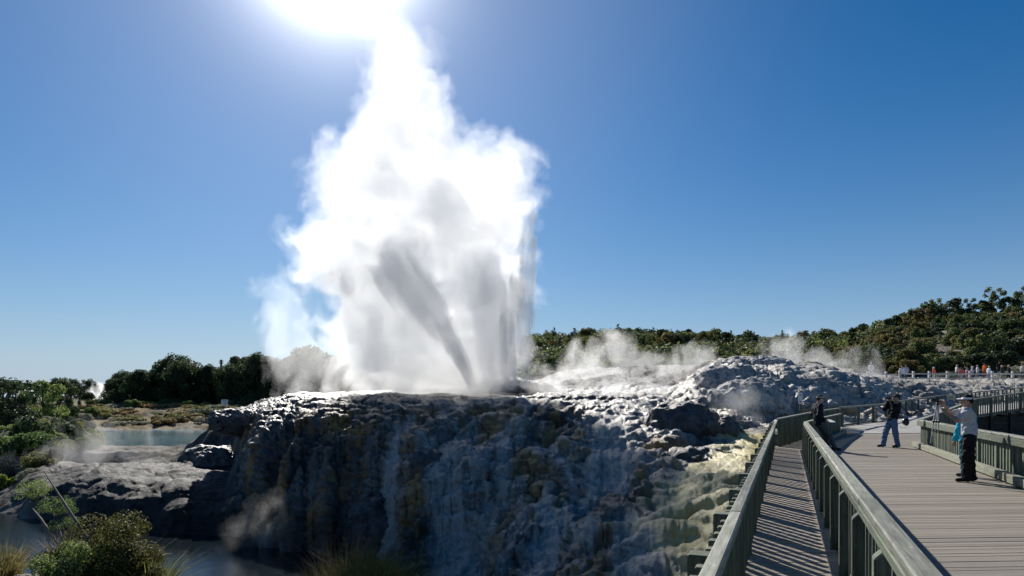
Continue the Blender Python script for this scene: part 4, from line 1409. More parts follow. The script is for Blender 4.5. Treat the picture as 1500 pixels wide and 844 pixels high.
def broad_proto(seed, h, w_, nclump, nleaf, size, mat, low=0.12, top_heavy=0.5):
    rng = np.random.default_rng(seed)
    ce, ra = [], []
    lobes = [(rng.uniform(-.35, .35) * w_, rng.uniform(-.35, .35) * w_, h * rng.uniform(.62, .9)) for _ in range(5)]
    for k in range(nclump):
        z = h * (low + (0.93 - low) * rng.random() ** 0.85)
        t = z / h
        env = w_ * 0.5 * (math.sin(min(1.0, (t * 1.08)) ** (0.7 + top_heavy) * math.pi) ** 0.6 + 0.12)
        a_ = rng.uniform(0, 2 * math.pi)
        r_ = env * math.sqrt(rng.random()) * 1.0
        lx_ = lobes[k % 5]
        c_ = np.array([r_ * math.cos(a_), r_ * math.sin(a_), z])
        c_ = c_ * 0.72 + np.array(lx_) * 0.28 if t > .45 else c_
        ce.append(c_)
        ra.append(w_ * rng.uniform(0.085, 0.17))
    crown = leaf_mesh("crown", ce, ra, nleaf, size, rng, mat)
    ch = [[(0, 0, -0.4, h * .032), (0.03 * h, 0, h * .2, h * .024), (0.0, 0.02 * h, h * .5, h * .016), (0.02 * h, 0, h * .8, h * .006)]]
    for k in range(7):
        z0 = h * rng.uniform(.15, .6)
        c_ = ce[int(rng.integers(len(ce)))]
        if c_[2] > z0:
            ch.append([(0.01 * h, 0.01 * h, z0, h * .012), (c_[0] * .5, c_[1] * .5, (z0 + c_[2]) / 2, h * .008), (c_[0], c_[1], c_[2], h * .003)])
    return crown, limb_mesh("trunk", ch, M_BARK)


def pine_proto(seed, h, w_, nleaf, size, mat):
    rng = np.random.default_rng(seed)
    ce, ra, ch = [], [], [[(0, 0, -0.4, h * .022), (0, 0, h * .5, h * .014), (0, 0, h * 0.98, h * .003)]]
    z = h * .18
    while z < h * .97:
        t = (z / h - .18) / .82
        env = w_ * .5 * (1 - t) ** 0.8 + 0.05 * w_
        for k in range(5 if t < .8 else 3):
            a_ = rng.uniform(0, 2 * math.pi)
            L = env * rng.uniform(.6, 1.1)
            ce.append((L * .7 * math.cos(a_), L * .7 * math.sin(a_), z - .05 * L))
            ra.append(max(0.12 * w_ * (1 - .6 * t), 0.05 * w_))
            ch.append([(0, 0, z, h * .005), (L * math.cos(a_), L * math.sin(a_), z - .04 * L, h * .002)])
        z += h * .055
    ce.append((0, 0, h * .985))
    ra.append(.04 * w_)
    return leaf_mesh("crown", ce, ra, nleaf, size, rng, mat, squash=.6), limb_mesh("trunk", ch, M_BARK, 4)


def open_proto(seed, h, w_, nclump, nleaf, size, mat):
    """thin-crowned tree with sky between the clumps"""
    rng = np.random.default_rng(seed)
    ce, ra = [], []
    ch = [[(0, 0, -0.4, h * .025), (0.02 * h, 0, h * .35, h * .02), (0, 0.02 * h, h * .7, h * .01), (0.01 * h, 0, h * .92, h * .004)]]
    for k in range(nclump + 6):
        z = h * rng.uniform(.32, .98)
        a_ = rng.uniform(0, 2 * math.pi)
        r_ = w_ * .5 * math.sqrt(rng.random()) * (1.15 - .6 * abs(z / h - .7))
        ce.append((r_ * math.cos(a_), r_ * math.sin(a_), z))
        ra.append(w_ * rng.uniform(.09, .17))
        ch.append([(0, 0, z * .72, h * .007), (r_ * .5 * math.cos(a_), r_ * .5 * math.sin(a_), z * .9, h * .005), (r_ * math.cos(a_), r_ * math.sin(a_), z, h * .002)])
    return leaf_mesh("crown", ce, ra, nleaf, size, rng, mat, squash=.95, hollow=.2), limb_mesh("trunk", ch, M_BARK, 5)


def shrub_proto(seed, h, w_, nclump, nleaf, size, mat):
    rng = np.random.default_rng(seed)
    ce, ra = [], []
    for k in range(nclump):
        a_ = rng.uniform(0, 2 * math.pi)
        r_ = w_ * .42 * math.sqrt(rng.random())
        z = h * (rng.uniform(.12, .85) * (1 - .5 * (r_ / (w_ * .5)) ** 2))
        ce.append((r_ * math.cos(a_), r_ * math.sin(a_), z))
        ra.append(w_ * rng.uniform(.10, .2))
    fol = leaf_mesh("foliage", ce, ra, nleaf, size, rng, mat)
    ch = []
    for k in range(8):
        c_ = ce[k % len(ce)]
        ch.append([(c_[0] * .1, c_[1] * .1, -.25, .03 * h), (c_[0] * .5, c_[1] * .5, c_[2] * .5, .018 * h), (c_[0], c_[1], c_[2], .006 * h)])
    return fol, limb_mesh("stem", ch, M_BARK, 5)


def plant(name, label, cat, group, proto, pnames, loc, s, rz, sz=1.0):
    r = empty(name, loc, rz)
    r.scale = (s, s, s * sz)
    tag(r, label, cat, group)
    for me, pn in zip(proto, pnames):
        link(pn, me, None, r)
    return r


def ground_at(px, Y):
    if Y < 120:
        return float(base_z(np.array([px]), np.array([Y]))[0])
    return float(hill_z(px, Y)[0]) - 0.2


def at(px, Y, dz=0.0):
    return Vector(((px - CX) / F * Y, Y, ground_at(px, Y) + dz))


TREE = ("crown", "trunk")
SHRUB = ("foliage", "stem")
R5 = random.Random(5)

# the dark stand beyond the pond, tree by tree
BIG = [broad_proto(101, 8, 7.0, 64, 10000, .17, M_LEAF_DK, .0, .1), broad_proto(102, 8, 7.8, 70, 10000, .17, M_LEAF_DK, .0, .2),
       broad_proto(103, 8, 6.4, 60, 9000, .17, M_LEAF_DK, .0, .0)]
stand = [(170, 556, 602, 1), (194, 549, 602, 1), (218, 546, 602, 1), (244, 534, 602, 1), (266, 530, 602, 1), (289, 543, 602, 1), (312, 541, 602, 1), (336, 536, 602, 1), (363, 527, 602, 1), (389, 530, 602, 1), (415, 531, 602, 1), (441, 522, 602, 1), (468, 522, 602, 1), (182, 545, 602, 1.15), (205, 541, 602, .95), (232, 543, 602, .8), (256, 522, 602, .92), (276, 540, 603, .85), (302, 537, 602, .80), (322, 552, 604, .9),
         (350, 522, 602, 1.0), (376, 521, 602, .95), (402, 528, 602, .95), (428, 522, 602, .95), (455, 510, 602, 1.0), (482, 522, 602, 1.0), (508, 532, 602, .9), (530, 545, 602, 1.0)]
for k, (px_, ty, by, wd) in enumerate(stand):
    Y_ = 110 + (k * 37 % 7) * 1.5
    b_ = at(px_, Y_)
    top = P(px_, ty, Y_).z
    sc_ = (top - b_.z) / 7.6
    side = ["with a pond-side skirt of foliage", "with a domed crown", "with a narrow upright crown"][k % 3]
    plant("broadleaf_tree", "dense dark green tree in the tall stand beyond the pond", "tree", "dark trees beyond the pond", BIG[k % 3], TREE, b_, sc_ * 1.0, R5.uniform(0, 6), 1.0)
    o = COL.objects[-1]
# trees further left
MID = [broad_proto(111, 6, 5.0, 34, 4200, .15, M_LEAF_MD, .08, .5), broad_proto(112, 6, 4.6, 30, 4200, .15, M_LEAF_DK, .08, .4), open_proto(113, 7, 5.0, 16, 2200, .16, M_LEAF_DK)]
leftt = [(6, 556, 62, 2, "thin-crowned dark tree with open branches at the edge of the slope"), (24, 560, 66, 2, "open-branched dark tree leaning over the shrub slope"),
         (62, 557, 78, 0, "fresh green round tree standing above the shrub slope"), (88, 555, 92, 1, "dark round tree behind the fresh green one"), (104, 558, 98, 1, "dark bushy tree near the far steam puff"),
         (116, 556, 130, 2, "tall thin tree rising above the distant treeline"), (128, 574, 100, 1, "small dark round tree just beside the far steam puff")]
for px_, ty, Y_, pr, lab in leftt:
    b_ = at(px_, Y_)
    plant("bush_tree", lab, "tree", None, MID[pr], TREE, b_, (P(px_, ty, Y_).z - b_.z) / (6.6 if pr == 2 else 5.7), R5.uniform(0, 6))
for k in range(26):
    px_ = -30 + k * 8.5 + R5.uniform(-3, 3)
    Y_ = R5.uniform(150, 190)
    b_ = at(px_, Y_)
    ty = R5.uniform(560, 570) if px_ < 40 else R5.uniform(556, 566)
    plant("distant_tree", "small dark tree in the hazy treeline far beyond the pond", "tree", "distant treeline beyond the pond", MID[k % 3 if k % 7 == 0 else 1], TREE, b_, (P(px_, ty, Y_).z - b_.z) / 5.8, R5.uniform(0, 6))

# shrubs of the slope on the near bank
SH = {"g": [shrub_proto(121, 1.6, 2.4, 16, 3600, .075, M_LEAF_MD), shrub_proto(122, 1.6, 2.2, 14, 3600, .075, M_LEAF_MD)],
      "o": [shrub_proto(123, 1.5, 2.6, 16, 3600, .07, M_LEAF_OL)], "k": [shrub_proto(124, 1.4, 2.4, 16, 3400, .06, M_LEAF_GY)],
      "d": [shrub_proto(125, 1.7, 2.4, 16, 3600, .075, M_LEAF_DK)], "b": [shrub_proto(126, 1.3, 1.6, 10, 2200, .07, M_LEAF_BR)]}
SHLAB = {"g": "green rounded shrub on the bushy slope beside the pond", "o": "olive brown shrub on the bushy slope beside the pond", "k": "grey twiggy shrub on the bushy slope beside the pond",
         "d": "dark green shrub on the bushy slope beside the pond", "b": "small bright green shrub on the bushy slope beside the pond"}
spots = []
for k in range(330):
    Y_ = R5.uniform(44, 98)
    lim_px = np.interp(Y_, [45, 52, 56, 66, 80, 88, 98], [52, 112, 132, 138, 126, 134, 152])
    px_ = R5.uniform(-170, lim_px)
    if any(abs((px_ - a_) * Y_ / F) < 1.15 and abs(Y_ - b_) < 1.6 for a_, b_ in spots):
        continue
    spots.append((px_, Y_))
    kd = R5.choice("gggookkddb")
    s_ = R5.uniform(.7, 1.3) * (1.25 if px_ < 40 else 1.0) * (0.8 if Y_ < 52 else 1)
    pr = SH[kd][k % len(SH[kd])]
    plant("shrub", SHLAB[kd], "shrub", "%s shrubs on the slope" % {"g": "green", "o": "olive", "k": "grey", "d": "dark", "b": "bright"}[kd], pr, SHRUB, at(px_, Y_, -.1), s_, R5.uniform(0, 6), R5.uniform(.8, 1.2))
for px_, Y_, s_, kd, lab in [(12, 50, 1.75, "g", "big leafy green shrub overhanging the near end of the slope"), (-12, 48, 1.7, "o", "big brownish shrub at the near end of the slope"),
                             (52, 50, 1.6, "g", "broad yellow-green shrub in the middle of the slope"), (84, 58, 1.5, "k", "large grey shrub above the steaming ledge"),
                             (122, 74, 1.3, "k", "large grey dome-shaped shrub next to the dry grass bank"), (100, 62, .9, "b", "bright green shrub beside the pale bare ground"),
                             (128, 51, .8, "g", "dark green shrub rooted on the ledge below the pond"), (60, 46.5, .9, "o", "low brown shrub just above the wet rock slab")]:
    plant("shrub", lab, "shrub", None, SH[kd][0], SHRUB, at(px_, Y_, -.1), s_, R5.uniform(0, 6))
for k in range(18):
    px_ = 135 + k * 14 + R5.uniform(-5, 5)
    if 300 < px_ < 345 and k % 2:
        continue
    kd = "gdgb"[k % 4]
    plant("shrub", "low green shrub along the foot of the dark tree stand", "shrub", "shrubs along the foot of the trees", SH[kd][0], SHRUB, at(px_, R5.uniform(102, 107), -.1), R5.uniform(.7, 1.4), R5.uniform(0, 6), .8)


HUM = [leaf_mesh("grass_hummock", [(R5.uniform(-1, 1), R5.uniform(-.6, .6), R5.uniform(.05, .35)) for _ in range(14)], [R5.uniform(.25, .5) for _ in range(14)], 1600, .09, np.random.default_rng(3 + k), mt, up=.5, squash=.5)
       for k, mt in enumerate((M_GRASS_T, M_LEAF_OL, M_LEAF_GY))]
for k in range(60):
    px_ = R5.uniform(110, 385)
    Y_ = R5.uniform(86, 104)
    q_ = R5.choice([0, 0, 1, 2])
    o = link("grass_hummock", HUM[q_], None, None, at(px_, Y_, -.02))
    o.rotation_euler = (0, 0, R5.uniform(-.5, .5))
    o.scale = (R5.uniform(.8, 1.9),) * 2 + (R5.uniform(.8, 1.6),)
    tag(o, ["straw-coloured grass hummock on the bank behind the pond", "brown-green scrub hummock on the bank behind the pond", "grey heath hummock on the bank behind the pond"][q_], "grass",
        ["straw hummocks on the pond bank", "scrub hummocks on the pond bank", "grey hummocks on the pond bank"][q_])


# ------------------------------------------------------------------ grass, near plants and the dead branch
def blades(name, n, h, spread, wd, mat, seed, lean=0.5, heads=0):
    rng = np.random.default_rng(seed)
    a_ = rng.uniform(0, 2 * math.pi, n)
    r_ = spread * np.sqrt(rng.random(n)) * .45
    b_ = np.stack([r_ * np.cos(a_), r_ * np.sin(a_), np.full(n, -0.05)], 1)
    d = np.stack([np.cos(a_), np.sin(a_), np.zeros(n)], 1) + rng.normal(size=(n, 3)) * .5
    d[:, 2] = 0
    L = h * (.5 + .5 * rng.random(n))
    ln = lean * (.3 + rng.random(n))
    V, Fc = [], []
    side = np.stack([-np.sin(a_ + rng.normal(size=n)), np.cos(a_ + rng.normal(size=n)), np.zeros(n)], 1)
    rows = []
    for t, ww in ((0, 1), (.4, .85), (.75, .55), (1, .06)):
        c_ = b_ + d * (L * ln * t ** 2)[:, None] + np.array([0, 0, 1]) * (L * (t - .35 * ln * t ** 2))[:, None]
        rows.append(np.stack([c_ - side * wd * ww, c_ + side * wd * ww], 1))
    v = np.stack(rows, 1).reshape(n * 8, 3)
    i = np.arange(n)[:, None] * 8
    f = np.concatenate([i + np.array([[2 * k, 2 * k + 1, 2 * k + 3, 2 * k + 2]]) for k in range(3)], 0)
    me = np_mesh(name, v, f, smooth=False)
    me.materials.append(mat)
    return me


def tuft(label, loc, h, spread, mat, seed, n=420, wd=.008, lean=.5, group=None, cat="grass"):
    o = link("grass_tuft", blades("grass_tuft", n, h, spread, wd, mat, seed, lean), None, None, loc)
    tag(o, label, cat, group)
    return o


def nat(px, py, Y):                  # a point on the near bank: put where the terrain is
    return Vector(((px - CX) / F * Y, Y, ground_at(px, Y)))


tuft("straw-coloured grass tuft at the edge of the stream beside pale stones", nat(-4, 830, 19.6), 1.5, 1.2, M_GRASS_T, 1, 700, .012, .55)
tuft("pinkish dry grass tuft behind the leafy green bush by the stream", nat(100, 800, 19.6), 1.9, 1.2, M_GRASS_T, 2, 500, .008, .4)
tuft("yellow-green grass tuft at the tip of the bushy bank", nat(212, 830, 19.2), 1.7, 1.3, M_GRASS_G, 3, 700, .012, .55)
tuft("low bright green grass clump at the water's edge", nat(232, 840, 19.6), .8, .9, M_GRASS_G, 4, 500, .012, .8)
tuft("straw grass mixed with seed stalks on the bushy bank", nat(185, 815, 19.8), 2.0, 1.2, M_GRASS_T, 5, 350, .007, .4)
for k, (px_, Y_, h_, sp_, mt_, n_, ln_, lab) in enumerate([
        (500, 23.4, 1.7, 1.0, M_GRASS_G, 500, .5, "olive grass clump under the dry stalks at the cliff foot"), (528, 22.8, 2.0, 1.0, M_GRASS_G, 560, .6, "tallest olive grass clump at the cliff foot"),
        (556, 23.2, 1.8, 1.1, M_GRASS_G, 520, .7, "olive grass clump leaning away at the cliff foot"), (580, 22.2, 1.4, .9, M_GRASS_G, 420, .8, "short olive grass clump below the bulging buttress"),
        (512, 21.6, 1.3, 1.0, M_GRASS_T, 260, .6, "straw and olive grass clump lowest at the cliff foot"), (545, 21.4, 1.3, 1.0, M_GRASS_G, 420, .9, "sprawling green grass clump lowest at the cliff foot"),
        (450, 22.0, 1.1, 1.4, M_GRASS_G, 460, .9, "low bright grass fringe beside the stream's dark edge"), (475, 22.4, 1.0, 1.0, M_GRASS_G, 360, .9, "low grass fringe between stream and cliff clumps"),
        (500, 23.6, 3.0, 1.2, M_GRASS_T, 120, .28, "tall dry seed stalks against the dark cliff"), (470, 23.4, 2.6, 1.0, M_GRASS_T, 70, .4, "sparse dry stalks bending towards the stream"),
        (548, 23.4, 2.8, 1.2, M_GRASS_T, 90, .35, "dry seed stalks rising above the tallest clump")]):
    tuft(lab, nat(px_, 0, Y_), h_, sp_, mt_, 60 + k, n_, .011 if mt_ is M_GRASS_G else .006, ln_)

M_NEAR = foliage("leaves_near", (0.028, 0.036, 0.010), (0.12, 0.125, 0.035), 0.42)
NEARB = [shrub_proto(131, 1.5, 1.5, 18, 7000, .030, M_LEAF_MD), shrub_proto(132, 1.5, 2.0, 22, 9500, .028, M_NEAR), shrub_proto(133, 1.0, 1.7, 16, 1500, .034, M_LEAF_MD)]
plant("leafy_bush", "compact fresh green bush at the stream's near bank", "bush", None, NEARB[0], SHRUB, nat(103, 840, 18.3), 1.25, .4)
plant("leafy_bush", "wide olive bush with seed heads under the dead branch", "bush", None, NEARB[1], SHRUB, nat(150, 825, 19.2), 1.5, 1.2)
plant("leafy_bush", "olive bush reaching out over the glittering stream", "bush", None, NEARB[1], SHRUB, nat(190, 825, 19.0), 1.05, 3.2)
plant("leafy_bush", "sprig of yellow-green leaves beside the dead branch's upper half", "bush", None, NEARB[2], SHRUB, P(50, 728, 21.2), .6, .3)
plant("leafy_bush", "loose green sprig hanging over the still water", "bush", None, NEARB[2], SHRUB, P(100, 776, 20.4), .6, 2.0, .7)
plant("leafy_bush", "loose dark sprig between the slab and the dead branch", "bush", None, NEARB[2], SHRUB, P(84, 752, 20.8), .7, 4.0, .8)
b0, b1 = P(128, 790, 19.0), P(64, 690, 20.2)
ch = [[(*nat(132, 830, 18.9), .06), (*b0, .05), (*b0.lerp(b1, .5), .035), (*b1, .012)],
      [(*b0.lerp(b1, .25), .02), (*P(97, 782, 19.3), .013), (*P(88, 786, 19.4), .006)],
      [(*b0.lerp(b1, .62), .018), (*P(72, 733, 20.0), .012), (*P(58, 722, 20.3), .005)],
      [(*b0.lerp(b1, .9), .012), (*P(66, 706, 20.2), .005)],
      [(*b0, .03), (*P(138, 775, 19.2), .018), (*P(135, 755, 19.4), .006)],
      [(*nat(132, 830, 18.9), .05), (*P(60, 760, 20.6), .03), (*P(48, 745, 21.2), .012)],
      [(*nat(132, 830, 18.9), .05), (*P(95, 800, 20.0), .03), (*P(85, 770, 20.6), .012)]]
o = link("dead_branch", limb_mesh("dead_branch", ch, M_DEAD, 6))
tag(o, "bare dead branch slanting up out of the near bushes", "branch")
ch = [[(*P(230, 820, 20.4), .03), (*P(242, 812, 21), .025), (*P(252, 811, 21.4), .01)], [(*P(226, 822, 20.4), .02), (*P(240, 800, 21), .008)]]
o = link("dead_twig", limb_mesh("dead_twig", [[(x, y, z, r) for x, y, z, r in c_] for c_ in ch], M_DEAD, 5))
tag(o, "short grey twig sticking out over the stream", "branch")
o = link("floating_log", limb_mesh("floating_log", [[(*Vector(P(277, 650, 56)), .05), (*Vector(P(284, 652, 56)), .12), (*Vector(P(292, 653, 56)), .07)], [(*Vector(P(283, 652, 56)), .05), (*Vector(P(287, 649, 56)), .02)]], M_DEAD, 7))
tag(o, "pale dead log lying in the blue pond", "log")

# pale stones on the near bank and dark boulders on the cascades
M_STONE = rock_material("bank_stone", False, ((0.12, 0.105, 0.085), (0.34, 0.31, 0.26)), (0.7, 0.95))
M_BOUL = rock_material("wet_boulder", False, ((0.025, 0.026, 0.03), (0.10, 0.10, 0.105)), (0.35, 0.65))


def boulder(name, label, loc, r, seed, mat, sc_=(1, 1, .7), group=None, vox=.06, knob=.34):
    lo_ = np.array([-1.5 * r * sc_[0], -1.5 * r * sc_[1], -1.5 * r * sc_[2]])

    def fn(p):
        d = ell_n(p, r * np.array(sc_))
        q = p / r
        w_, _ = worley(q * 1.5 + seed, seed)
        w2_, _ = worley(q * 4.0 + seed, seed + 1)
        return d - r * knob * (np.sqrt(np.clip(1 - w_ ** 2, 0, 1)) - .6) - r * knob * .3 * (np.sqrt(np.clip(1 - w2_ ** 2, 0, 1)) - .6) - .13 * r * fbm(q * 3, 5, seed + 3)
    o = link(name, iso_mesh(name, fn, lo_, -lo_, vox), mat, None, loc)
    tag(o, label, "rock", group)
    return o


def ell_n(p, r):
    q = p / r
    k = np.sqrt((q ** 2).sum(1)) + 1e-9
    return (k - 1) * float(min(r))


for k, (px_, Y_, r_) in enumerate([(22, 18.8, .42), (48, 18.9, .36), (5, 18.4, .4), (66, 18.5, .3)]):
    boulder("stone", ["broad pale stone at the near edge of the stream", "rounded pale stone next to the leafy bush", "half-hidden pale stone under the straw tuft", "small pale stone against the leafy bush"][k],
            nat(px_, 0, Y_), r_, k + 3, M_STONE, (1.2, .9, .7), None, .04)
for px_, Y_, dz, r_, scl, lab in [(1000, 28.5, .15, 1.15, (1.2, .9, .8), "large black wet boulder beside the yellow algae flat"), (1040, 29.0, .0, .95, (1.3, .8, .7), "dark jagged boulder next to the large black one"),
                                  (968, 29.0, -.1, .7, (1, .8, .8), "smaller dark boulder at the head of the cascades"), (1020, 24.4, -.1, .75, (1.5, .9, .5), "low grey boulder lapped by the yellow flat"),
                                  (345, 41.0, .1, 1.15, (1.2, .9, .65), "blunt black boulder against the blue pond"), (318, 41.5, -.1, 1.2, (1.1, .8, .8), "smooth grey boulder beside the wet slab"),
                                  (300, 43.5, .0, .9, (1.2, .8, .6), "low grey boulder behind the wet slab"),
                                  (628, 29.6, -.3, .9, (1, .8, 1.1), "bulging grey boulder high on the dark face"), (548, 29.7, -.9, 1.1, (.9, .7, 1.3), "knobbly grey buttress standing out of the dark face")]:
    boulder("boulder", lab, at(px_, Y_, dz), r_, int(px_) % 17 + 2, M_BOUL, scl, None, .05)
for px_, py_, Y_, r_, scl, lab in [(735, 574, 45, 1.6, (1.5, .9, .62), "dark dome of rock in front of the geyser vent"), (782, 575, 45.5, 1.15, (1.3, .9, .62), "smaller dark dome beside the vent dome"),
                                   (838, 587, 41, .75, (4.2, 1.2, .5), "long low dark ledge on the upper terrace"), (648, 575, 46, .9, (3.4, 1, .42), "low brown hump under the leaning water jet")]:
    boulder("vent_rock", lab, P(px_, py_, Y_), r_, int(px_) % 13 + 2, M_BOUL, scl, None, .07, .10)
M_PALE = rock_material("pale_sinter", False, ((0.16, 0.16, 0.165), (0.42, 0.415, 0.41)), (0.6, 0.9))
for px_, py_, Y_, r_, scl, lab in [(1105, 540, 50, 1.5, (1.9, 1, .55), "rocky grey knob on top of the pale mound"), (1088, 530, 51, .8, (1.8, 1, .4), "thin tilted slab on top of the pale mound"),
                                   (1095, 597, 37.5, 1.7, (1.3, 1, .85), "large rounded pale boulder at the foot of the mound"), (1048, 572, 40.5, 1.25, (1.0, .9, 1.1), "dark cleft knob at the mound's shoulder")]:
    boulder("boulder", lab, P(px_, py_, Y_), r_, int(px_) % 11 + 2, M_PALE, scl, None, .06, .2)

# ------------------------------------------------------------------ utility pole over the trees
rt = empty("utility_pole", at(324, 121))
tag(rt, "utility pole with a crossarm standing above the dark trees", "utility pole")
b_ = at(324, 121)
bar("pole", b_, Vector((b_.x, b_.y, P(324, 527, 121).z)), .28, .28, M_DEAD, rt, up=(1, 0, 0))
for zz_ in (529, 532):
    bar("crossarm", P(321, zz_, 121), P(327, zz_, 121), .16, .16, M_DEAD, rt)

# ================================================================== the wooded hills
M_HILL_MD = foliage("wood_green", (0.049, 0.076, 0.026), (0.179, 0.216, 0.069), 0.4, 0.35)
M_HILL_OL = foliage("wood_olive", (0.065, 0.068, 0.023), (0.245, 0.208, 0.067), 0.4, 0.35)
M_HILL_DK = foliage("wood_dark", (0.026, 0.040, 0.021), (0.112, 0.150, 0.059), 0.35, 0.35)
HT = [broad_proto(141, 7, 7.4, 26, 1500, .30, M_HILL_MD, .05, .5), broad_proto(142, 7, 7.0, 26, 1500, .30, M_HILL_OL, .05, .5), broad_proto(143, 7, 6.4, 24, 1500, .30, M_HILL_DK, .05, .4)]
PN = [pine_proto(151, 8, 5.0, 900, .26, M_LEAF_PN), pine_proto(152, 8, 4.4, 900, .26, M_LEAF_PN)]
HLAB = {0: ("green leafy tree in the forest on the far ridge", "green trees of the far forest"), 1: ("olive leafy tree in the forest on the far ridge", "olive trees of the far forest"),
        2: ("dark leafy tree in the forest on the far ridge", "dark trees of the far forest"), 3: ("dark conifer in the forest on the far ridge", "conifers of the far forest")}
cnt = 0
far_sp = []
tries = 0
while cnt < 210 and tries < 6000:
    tries += 1
    Y_ = R5.choice([R5.uniform(226, 244), R5.uniform(150, 240), R5.uniform(122, 200)])
    px_ = R5.uniform(775, 1330) if Y_ > 160 else R5.uniform(775, 1240)
    if Y_ < 150 and px_ > 1215:
        continue
    X_ = (px_ - CX) / F * Y_
    if any((X_ - a_) ** 2 + ((Y_ - b_) * .8) ** 2 < 3.4 ** 2 for a_, b_ in far_sp):
        continue
    far_sp.append((X_, Y_))
    pine = R5.random() < (0.3 if Y_ > 215 else .1)
    kd = 3 if pine else R5.choice([0, 0, 1, 2, 2])
    pr = PN[cnt % 2] if pine else HT[kd]
    s_ = R5.uniform(.6, 1.12) * (0.85 if Y_ > 215 else 1.0) * (.8 if Y_ < 150 else 1)
    plant("pine_tree" if pine else "forest_tree", HLAB[kd][0], "tree", HLAB[kd][1], pr, TREE, Vector((X_, Y_, hill_z(px_, Y_)[0] - .6)), s_, R5.uniform(0, 6))
    cnt += 1
# the rest of that wood reads as one mass
rng = np.random.default_rng(77)
NB = 2600
Yb = 122 + (252 - 122) * rng.random(NB)
pb = 770 + 600 * rng.random(NB)
ok = ~((Yb < 150) & (pb > 1230))
Yb, pb = Yb[ok], pb[ok]
Xb = (pb - CX) / F * Yb
zb = hill_z(pb, Yb)
for nm, mt, sl, lab in (("forest", M_HILL_MD, slice(0, None, 2), "mixed green wood covering the far ridge"), ("forest", M_HILL_DK, slice(1, None, 2), "dark wood covering the far ridge between the green trees")):
    ce = np.stack([Xb[sl], Yb[sl], zb[sl] + 1.6 + 1.6 * rng.random(len(Xb[sl]))], 1)
    me = leaf_mesh(nm, ce, 1.2 + 1.4 * rng.random(len(ce)), 42000, .42, rng, mt)
    tag(link(nm, me), lab, "forest", kind="stuff")

# the nearer steep hill, shrub and tree by tree
SHH = [shrub_proto(161, 3.2, 4.2, 16, 2400, .17, M_HILL_OL), shrub_proto(162, 3.4, 4.0, 16, 2400, .17, M_HILL_MD), shrub_proto(163, 3.2, 4.2, 16, 2200, .17, M_HILL_DK)]
NLAB = [("olive green bush on the steep hill behind the far path", "olive bushes of the steep hill"), ("green bush on the steep hill behind the far path", "green bushes of the steep hill"),
        ("dark bush on the steep hill behind the far path", "dark bushes of the steep hill")]
sp2 = []
tries = 0
while len(sp2) < 215 and tries < 8000:
    tries += 1
    Y_ = R5.uniform(83, 172)
    lo_px = np.interp(Y_, [83, 95, 120, 172], [1255, 1235, 1225, 1280])
    px_ = R5.uniform(lo_px, 1560)
    if px_ > 1462 and Y_ < 86:
        continue
    X_ = (px_ - CX) / F * Y_
    if any((X_ - a_) ** 2 + (Y_ - b_) ** 2 < 2.5 ** 2 for a_, b_ in sp2):
        continue
    sp2.append((X_, Y_))
    k = R5.choice([0, 0, 1, 2, 2])
    zg = base_z([px_], [Y_])[0] if Y_ < 120 else hill_z(px_, Y_)[0]
    plant("hill_bush", NLAB[k][0], "bush", NLAB[k][1], SHH[k], SHRUB, Vector((X_, Y_, zg - .5)), R5.uniform(.7, 1.15), R5.uniform(0, 6), R5.uniform(.8, 1.15))
for px_, ty, Y_, kind_, lab in [(1310, 462, 150, "b", "round dark tree on the hill's lower shoulder"), (1330, 453, 150, "p", "pointed conifer on the hill's rising crest"), (1345, 452, 146, "b", "bushy tree beside the pointed conifer on the crest"),
                                (1362, 442, 150, "b", "broad dark tree on the crest above the cliff"), (1380, 440, 148, "o", "tall loose-crowned tree on the crest"), (1400, 436, 150, "b", "large rounded tree on top of the crest"),
                                (1420, 440, 148, "o", "thin grey-green tree with sky between its branches"), (1436, 440, 152, "b", "low dark tree between the crest's thin trees"), (1454, 424, 150, "o", "tall feathery tree standing clear of the hilltop"),
                                (1478, 434, 148, "b", "broad tree on the upper hill"), (1496, 421, 150, "o", "tall dark tree at the hill's highest point"), (1470, 470, 128, "b", "bulky olive tree high on the slope"),
                                (1390, 462, 130, "b", "bulky dark tree high on the slope above the cliff"), (1290, 480, 140, "b", "small round tree where the hill meets the far ridge")]:
    zg = hill_z(px_, Y_)[0] - .5
    hgt = P(px_, ty, Y_).z - zg
    pr, hh = (PN[0], 9) if kind_ == "p" else ((open_proto(int(px_), 8, 4.6, 16, 1500, .2, M_HILL_MD), 8) if kind_ == "o" else (HT[int(px_) % 3], 7))
    sc_ = max(.4, hgt / (hh * .97))
    plant("crest_tree", lab, "tree", None, pr, TREE, Vector(((px_ - CX) / F * Y_, Y_, zg)), sc_, R5.uniform(0, 6))
# scrub fringe between the sinter flat and the wood
for k in range(70):
    px_ = R5.uniform(780, 1260)
    Y_ = R5.uniform(106, 121)
    kd = R5.choice("ogdk")
    plant("shrub", {"o": "olive scrub bush at the edge of the sinter flat", "g": "green scrub bush at the edge of the sinter flat", "d": "dark scrub bush at the edge of the sinter flat", "k": "grey scrub bush at the edge of the sinter flat"}[kd],
          "shrub", "scrub at the edge of the sinter flat, " + {"o": "olive", "g": "green", "d": "dark", "k": "grey"}[kd], SH[kd][0], SHRUB, at(px_, Y_, -.2), R5.uniform(1.1, 2.0), R5.uniform(0, 6), .9)
for px_, Y_, s_, lab in [(1489, 78, 1.6, "grey dry bush on the sandy bank by the far path"), (1468, 77, 1.2, "pale dry bush behind the walkers"), (1378, 76, 1.3, "low tan bush behind the white fence"), (1396, 78, 1.2, "low olive bush behind the white fence")]:
    plant("shrub", lab, "shrub", None, SH["k"][0], SHRUB, at(px_, Y_, -.2), s_, 1.0, .8)
